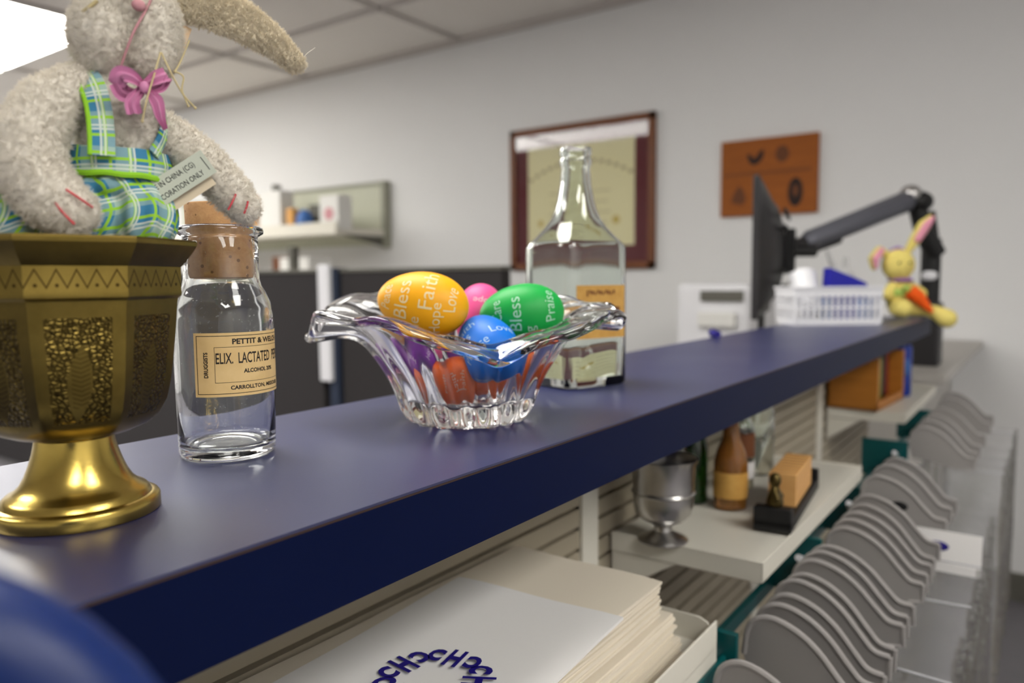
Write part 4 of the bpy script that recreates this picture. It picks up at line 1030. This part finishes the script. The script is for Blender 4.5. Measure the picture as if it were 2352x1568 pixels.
mb = MB(); mb.prism([(-.035, 0), (.045, 0), (.05, .076), (.035, .083), (-.03, .108)], .03, 'y', 0); mb.build('case_body', M['blue_folder'], t, smooth=False, bevel=.003)
for i, (x, m, lb_) in enumerate(((-.005, 'soft_blue', 'small blue box low inside the white basket'), (.07, 'soft_blue', 'small blue box at the right end inside the white basket'))):
    o = MB().box((0, 0, .024), (.02, .045, .048)).build('small_box', M[m], None, smooth=False, bevel=.001); o.location = on_basket(x if i else -.012, -.024 if not i else .0, .0035); o.rotation_euler = (0, 0, BA); setp(o, lb_, 'box')
    if i == 0: o.data.transform(Matrix.Diagonal((.8, .4, 1, 1)))
# crocheted yellow bunny
Y = thing('yellow_plush_bunny', 'yellow crocheted bunny sitting at the far end of the ledge, one leg over the edge', 'plush toy', (1.925, .290, LEDGE+.002), VIEW)
mb = MB()
mb.ell((0, 0, .040), (.030, .026, .038), 20); mb.ell((-.008, -.004, .118), (.036, .030, .036), 22)
chain(mb, [(0, 0, .07), (-.004, 0, .09)], [.02, .02], 3)
chain(mb, [(-.018, -.018, .018), (-.022, -.042, .018), (-.018, -.052, .020)], [.015, .018, .020], 4)
chain(mb, [(.022, -.014, .016), (.044, -.030, .016), (.062, -.045, .010), (.078, -.056, -.002)], [.015, .014, .016, .021], 4)
chain(mb, [(-.022, -.006, .068), (-.036, -.014, .052)], [.012, .014], 4); chain(mb, [(.022, -.006, .068), (.040, -.012, .052)], [.012, .015], 4)
blob('body', mb, M['yarn'], Y, .0028, 4)
for path, ws in (([(.012, 0, .145), (.030, -.002, .175), (.047, -.004, .205), (.060, -.006, .222)], [.010, .016, .018, .010]), ([(-.030, 0, .140), (-.052, -.004, .150), (-.066, -.008, .132), (-.066, -.010, .112)], [.010, .014, .015, .009])):
    mb = MB(); chain(mb, path, [w*.8 for w in ws], 5); e = blob('ear', mb, M['yarn'], Y, .003, 3)
    mb = MB(); chain(mb, [(p[0], p[1]-.010, p[2]) for p in path[1:]], [w*.55 for w in ws[1:]], 5); blob('inner_ear', mb, M['yarn_pink'], e, .003, 2)
mb = MB(); mb.lathe([(.022, -.004), (.028, 0), (.022, .005)], 24, c=(0, 0, .083), closed=True); mb.build('scarf', M['yarn_purple'], Y)
mb = MB(); mb.lathe([(.030, -.004), (.0325, 0), (.030, .012)], 24, c=(0, 0, .052), closed=True); mb.build('vest', M['yarn_green'], Y)
mb = MB(); mb.tube([(-.024, .004, .146), (-.008, .0, .155), (.010, .004, .148)], .006, 10); mb.build('head_band', M['yarn_purple'], Y)
for x in (-.020, .004): MB().ell((x, -.032, .122), (.003, .002, .003), 10).build('eye', M['black_bead'], Y)
Yc = thing('toy_carrot', 'orange toy carrot held in the lap of the yellow bunny', 'toy', (1.925, .290, LEDGE+.002), VIEW)
mb = MB(); mb.tube([(.002, -.040, .060), (.018, -.045, .046), (.032, -.050, .028), (.044, -.056, .012)], [.016, .015, .010, .004], 14); mb.build('root', M['yarn_orange'], Yc)
mb = MB(); mb.tube([(.000, -.040, .060), (-.010, -.038, .070)], [.006, .008], 8); mb.build('leaf_tuft', M['yarn_green'], Yc)
G = thing('grey_plush', 'small pale grey fluffy toy behind the white basket', 'plush toy', (1.80, .392, LEDGE+.001), VIEW)
mb = MB(); mb.ell((0, 0, .03), (.026, .024, .030), 18); mb.ell((0, -.004, .085), (.032, .026, .030), 18); chain(mb, [(0, 0, .05), (0, 0, .07)], [.02, .02], 3)
chain(mb, [(-.012, 0, .108), (-.030, 0, .150)], [.009, .005], 5); chain(mb, [(.012, 0, .108), (.012, 0, .135)], [.009, .006], 5)
blob('body', mb, M['yarn_grey'], G, .003, 3)
mb = MB(); mb.ell((.008, -.030, .078), (.010, .006, .007), 12); mb.build('muzzle', M['greyd'], G)

# ================================================================ WALL: framed certificate, plaque
t = thing('framed_certificate', 'large brown wooden frame with maroon mat and cream certificate on the wall', 'picture', (XW, 1.885, 1.558))
w, h = .80, .70; b = .034; mb = MB()
for y0, y1, z0, z1 in ((-w/2, w/2, h/2-b, h/2), (-w/2, w/2, -h/2, -h/2+b), (-w/2, -w/2+b, -h/2, h/2), (w/2-b, w/2, -h/2, h/2)): mb.box2((-.024, y0, z0), (-.001, y1, z1))
mb.build('frame', M['wood_frame'], t, smooth=False, bevel=.004)
MB().box2((-.008, -w/2+b, -h/2+b), (-.001, w/2-b, h/2-b)).build('mat_board', M['maroon'], t, smooth=False)
ct = MB().box2((-.010, -w/2+.105, -h/2+.11), (-.008, w/2-.105, h/2-.10)).build('certificate', M['certificate'], t, smooth=False)
mb = MB()
for k in range(15):
    if 6 <= k <= 8: continue
    a = R(60+k*60/14); mb.box((-.0105, -.55*math.cos(a)*1., -.38+.55*math.sin(a)), (.0006, .022, .016))
for k in range(5): mb.box((-.0105, 0, .02-.05*k), (.0006, .34-.03*(k % 2), .004))
mb.build('writing', M['faint_ink'], ct, smooth=False)
mb = MB(); mb.lathe([(0, 0), (.02, 0), (.02, .001), (0, .001)], 24, M4=Matrix.Translation((-.010, -.20, -.12)) @ Matrix.Rotation(R(-90), 4, 'Y')); mb.lathe([(0, 0), (.016, 0), (.016, .001), (0, .001)], 24, M4=Matrix.Translation((-.010, .22, -.12)) @ Matrix.Rotation(R(-90), 4, 'Y')); mb.build('seal', M['gold'], ct)
MB().box2((-.0185, -w/2+b, -h/2+b), (-.0165, w/2-b, h/2-b)).build('glass_pane', M['pane'], t, smooth=False)
t = thing('wooden_plaque', 'orange wooden plaque with dark burnt-in emblems on the wall', 'plaque', (XW, .985, 1.577))
MB().box2((-.022, -.200, -.157), (-.001, .195, .157)).build('board', M['plaque'], t, smooth=False, bevel=.003)
mb = MB(); X_ = -.0223
def blobp(pts, m=0): mb.prism(pts, .0006, 'x', X_)
blobp([(.085, .092), (.072, .098), (.060, .078), (.045, .080), (.030, .105), (.014, .112), (.016, .080), (.030, .060), (.052, .048), (.074, .060)])
mb.build('emblem', M['burn'], t, smooth=False)
mb = MB(); blobp([(-.115-.03*math.cos(2*PI*k/20), -.072+.058*math.sin(2*PI*k/20)) for k in range(20)]); mb.build('dark_oval', M['burn'], t, smooth=False)
mb = MB(); blobp([(-.06-.028*math.cos(2*PI*k/20), .085+.034*math.sin(2*PI*k/20)) for k in range(20)])
blobp([(.15, -.10), (.10, -.112), (.085, -.092), (.095, -.05), (.115, -.03), (.135, -.055)])
for k in range(26): mb.box((X_, .175-.0138*k, .014+.0012*((k*7) % 3)), (.0006, .0085, .013))
mb.build('faint_emblem', M['burn_light'], t, smooth=False)
mb = MB(); mb.prism([(-.115-.013*math.cos(2*PI*k/20), -.066+.024*math.sin(2*PI*k/20)) for k in range(20)], .0006, 'x', X_-.0006); mb.build('portrait_oval', M['burn_light'], t, smooth=False)

# ================================================================ LEFT BACKGROUND: partitions, wall shelf unit with goods
def partition(y0, y1, label, x=2.0, post=None):
    t = thing('desk_partition', label, 'partition', (x, (y0+y1)/2, 0)); w = y1-y0
    MB().box2((-.025, -w/2, .05), (.025, w/2, 1.195)).build('fabric_panel', M['partition'], t, smooth=False, bevel=.004)
    MB().box2((-.03, -w/2, 1.195), (.03, w/2, 1.208)).build('top_cap', M['greyd'], t, smooth=False, bevel=.003)
    for s_ in (-1, 1): MB().box2((-.04, s_*w/2*.85-.02, 0), (.2, s_*w/2*.85+.02, .05)).build('foot', M['greyd'], t, smooth=False)
    return t
partition(1.455, 2.222, 'charcoal desk partition at right, behind the eggs in the glass bowl')
partition(2.33, 4.15, 'charcoal desk partition at left, behind the corked bottle')
partition(4.17, 6.2, 'charcoal desk partition farthest left, behind the brass mortar foot')
t = thing('partition_post', 'navy blue corner post between the two charcoal partitions', 'post', (1.99, 2.245, 0))
MB().box2((-.03, -.02, 0), (.03, .03, 1.212)).build('post_body', M['partition_trim'], t, smooth=False)
t = thing('white_post', 'white cable cover hanging between the two charcoal partitions', 'cable cover', (1.955, 2.283, .775))
MB().box2((-.012, -.032, 0), (.012, .032, .45)).build('cover', M['white_plastic'], t, smooth=False, bevel=.006)
# second worktop behind the left partition
t = thing('storage_counter', 'pale storage counter behind the left partition with small items on it', 'counter', (0, 0, 0))
MB().box2((2.25, 2.85, 0), (3.15, 5.2, 1.18)).build('carcass', M['desk'], t, smooth=False)
MB().box2((2.2, 2.82, 1.18), (3.18, 5.22, 1.205)).build('top', M['desk'], t, smooth=False, bevel=.003)
items = [((2.34, 3.72, 1.206), 'white_bundle', 'round white bundle on the storage counter', 'bundle', 'ell', (.06, .06, .045), 'paper_white'),
         ((2.34, 3.32, 1.206), 'figure_box', 'yellowish box on the storage counter below the wall shelf', 'box', 'box', (.06, .09, .075), 'label'),
         ((2.45, 3.52, 1.206), 'brown_box', 'low brown box on the storage counter, left of the yellowish one', 'box', 'box', (.08, .09, .06), 'burn_light'),
         ((2.5, 3.2, 1.206), 'dark_box', 'dark brown box on the storage counter, right of the yellowish one', 'box', 'box', (.1, .12, .08), 'burn_light'),
         ((2.45, 3.00, 1.206), 'white_carton', 'pale carton at the right end of the storage counter', 'box', 'box', (.14, .22, .07), 'frame_white'),
         ((2.28, 2.875, 1.206), 'dark_bottle', 'slim grey bottle at the near end of the storage counter', 'bottle', 'box', (.035, .035, .115), 'greyd')]
def item(loc, nm, lb_, cat, shp, d, m, group=None):
    mb = MB()
    if shp == 'box': mb.box((0, 0, d[2]/2), d)
    elif shp == 'cyl': mb.lathe([(0, 0), (d[0]/2, 0), (d[0]/2*1.02, d[2]*.7), (d[0]/4, d[2]*.85), (d[0]/4, d[2]), (0, d[2])], 24)
    else: mb.ell((0, 0, d[2]), d, 20)
    o = mb.build(nm, M[m], None, smooth=shp != 'box', bevel=.003 if shp == 'box' else 0, weld=True); o.location = loc; return setp(o, lb_, cat, group)
for it in items: item(*it)
t = thing('wall_shelf_unit', 'sage metal wall shelf unit with back panel, holding boxes on its tray', 'shelf', (XW, 3.15, 0))
mb = MB(); mb.box2((-.03, .03, 1.37), (-.001, 2.1, 1.725)); mb.build('back_panel', M['grey_shelf'], t, smooth=False)
mb = MB(); mb.box2((-.05, .0, 1.35), (-.001, .032, 1.732)); mb.box2((-.04, .03, 1.715), (-.001, 2.1, 1.732)); mb.build('frame', M['sage_d'], t, smooth=False)
mb = MB(); mb.box2((-.40, .015, 1.425), (-.03, 2.05, 1.435)); mb.box2((-.41, .01, 1.415), (-.40, 2.05, 1.482)); mb.box2((-.40, .01, 1.415), (-.03, .016, 1.450)); mb.build('tray', M['shelf'], t, smooth=False)
mb = MB(); mb.prism([(-.40, 1.424), (-.03, 1.424), (-.03, 1.355)], .012, 'y', .03); mb.build('bracket', M['greyd'], t, smooth=False)
goods = [((2.86, 3.235, 1.436), 'printed_carton', 'white carton with faint red print, rightmost on the wall shelf', 'box', 'box', (.10, .15, .19), 'frame_white'),
         ((2.95, 3.45, 1.436), 'dark_carton', 'dark grey carton beside the white one on the wall shelf', 'box', 'box', (.10, .12, .16), 'greyd'),
         ((2.84, 3.475, 1.436), 'blue_pack', 'blue round pack on the wall shelf before the dark carton', 'pack', 'ell', (.045, .05, .065), 'soft_blue'),
         ((2.84, 3.575, 1.436), 'orange_pack', 'small rust-orange pack beside the blue one on the wall shelf', 'pack', 'box', (.05, .05, .14), 'orange_soft'),
         ((2.86, 3.75, 1.436), 'tall_white_carton', 'tall white carton in the middle of the wall shelf', 'box', 'box', (.10, .20, .25), 'frame_white'),
         ((2.86, 3.97, 1.436), 'orange_carton', 'orange and yellow carton left of the tall white one on the wall shelf', 'box', 'box', (.08, .13, .235), 'orange_soft'),
         ((2.98, 3.90, 1.436), 'grey_bottle', 'tall grey bottle behind the orange carton on the wall shelf', 'bottle', 'cyl', (.11, .11, .31), 'greyd')]
for it in goods: item(*it)
o = [x for x in bpy.data.objects if x.name == 'printed_carton'][0]
mb = MB(); mb.ell((-.0505, 0, .09), (.0012, .04, .035), 14); mb.build('print', M['seam_pink'], o)
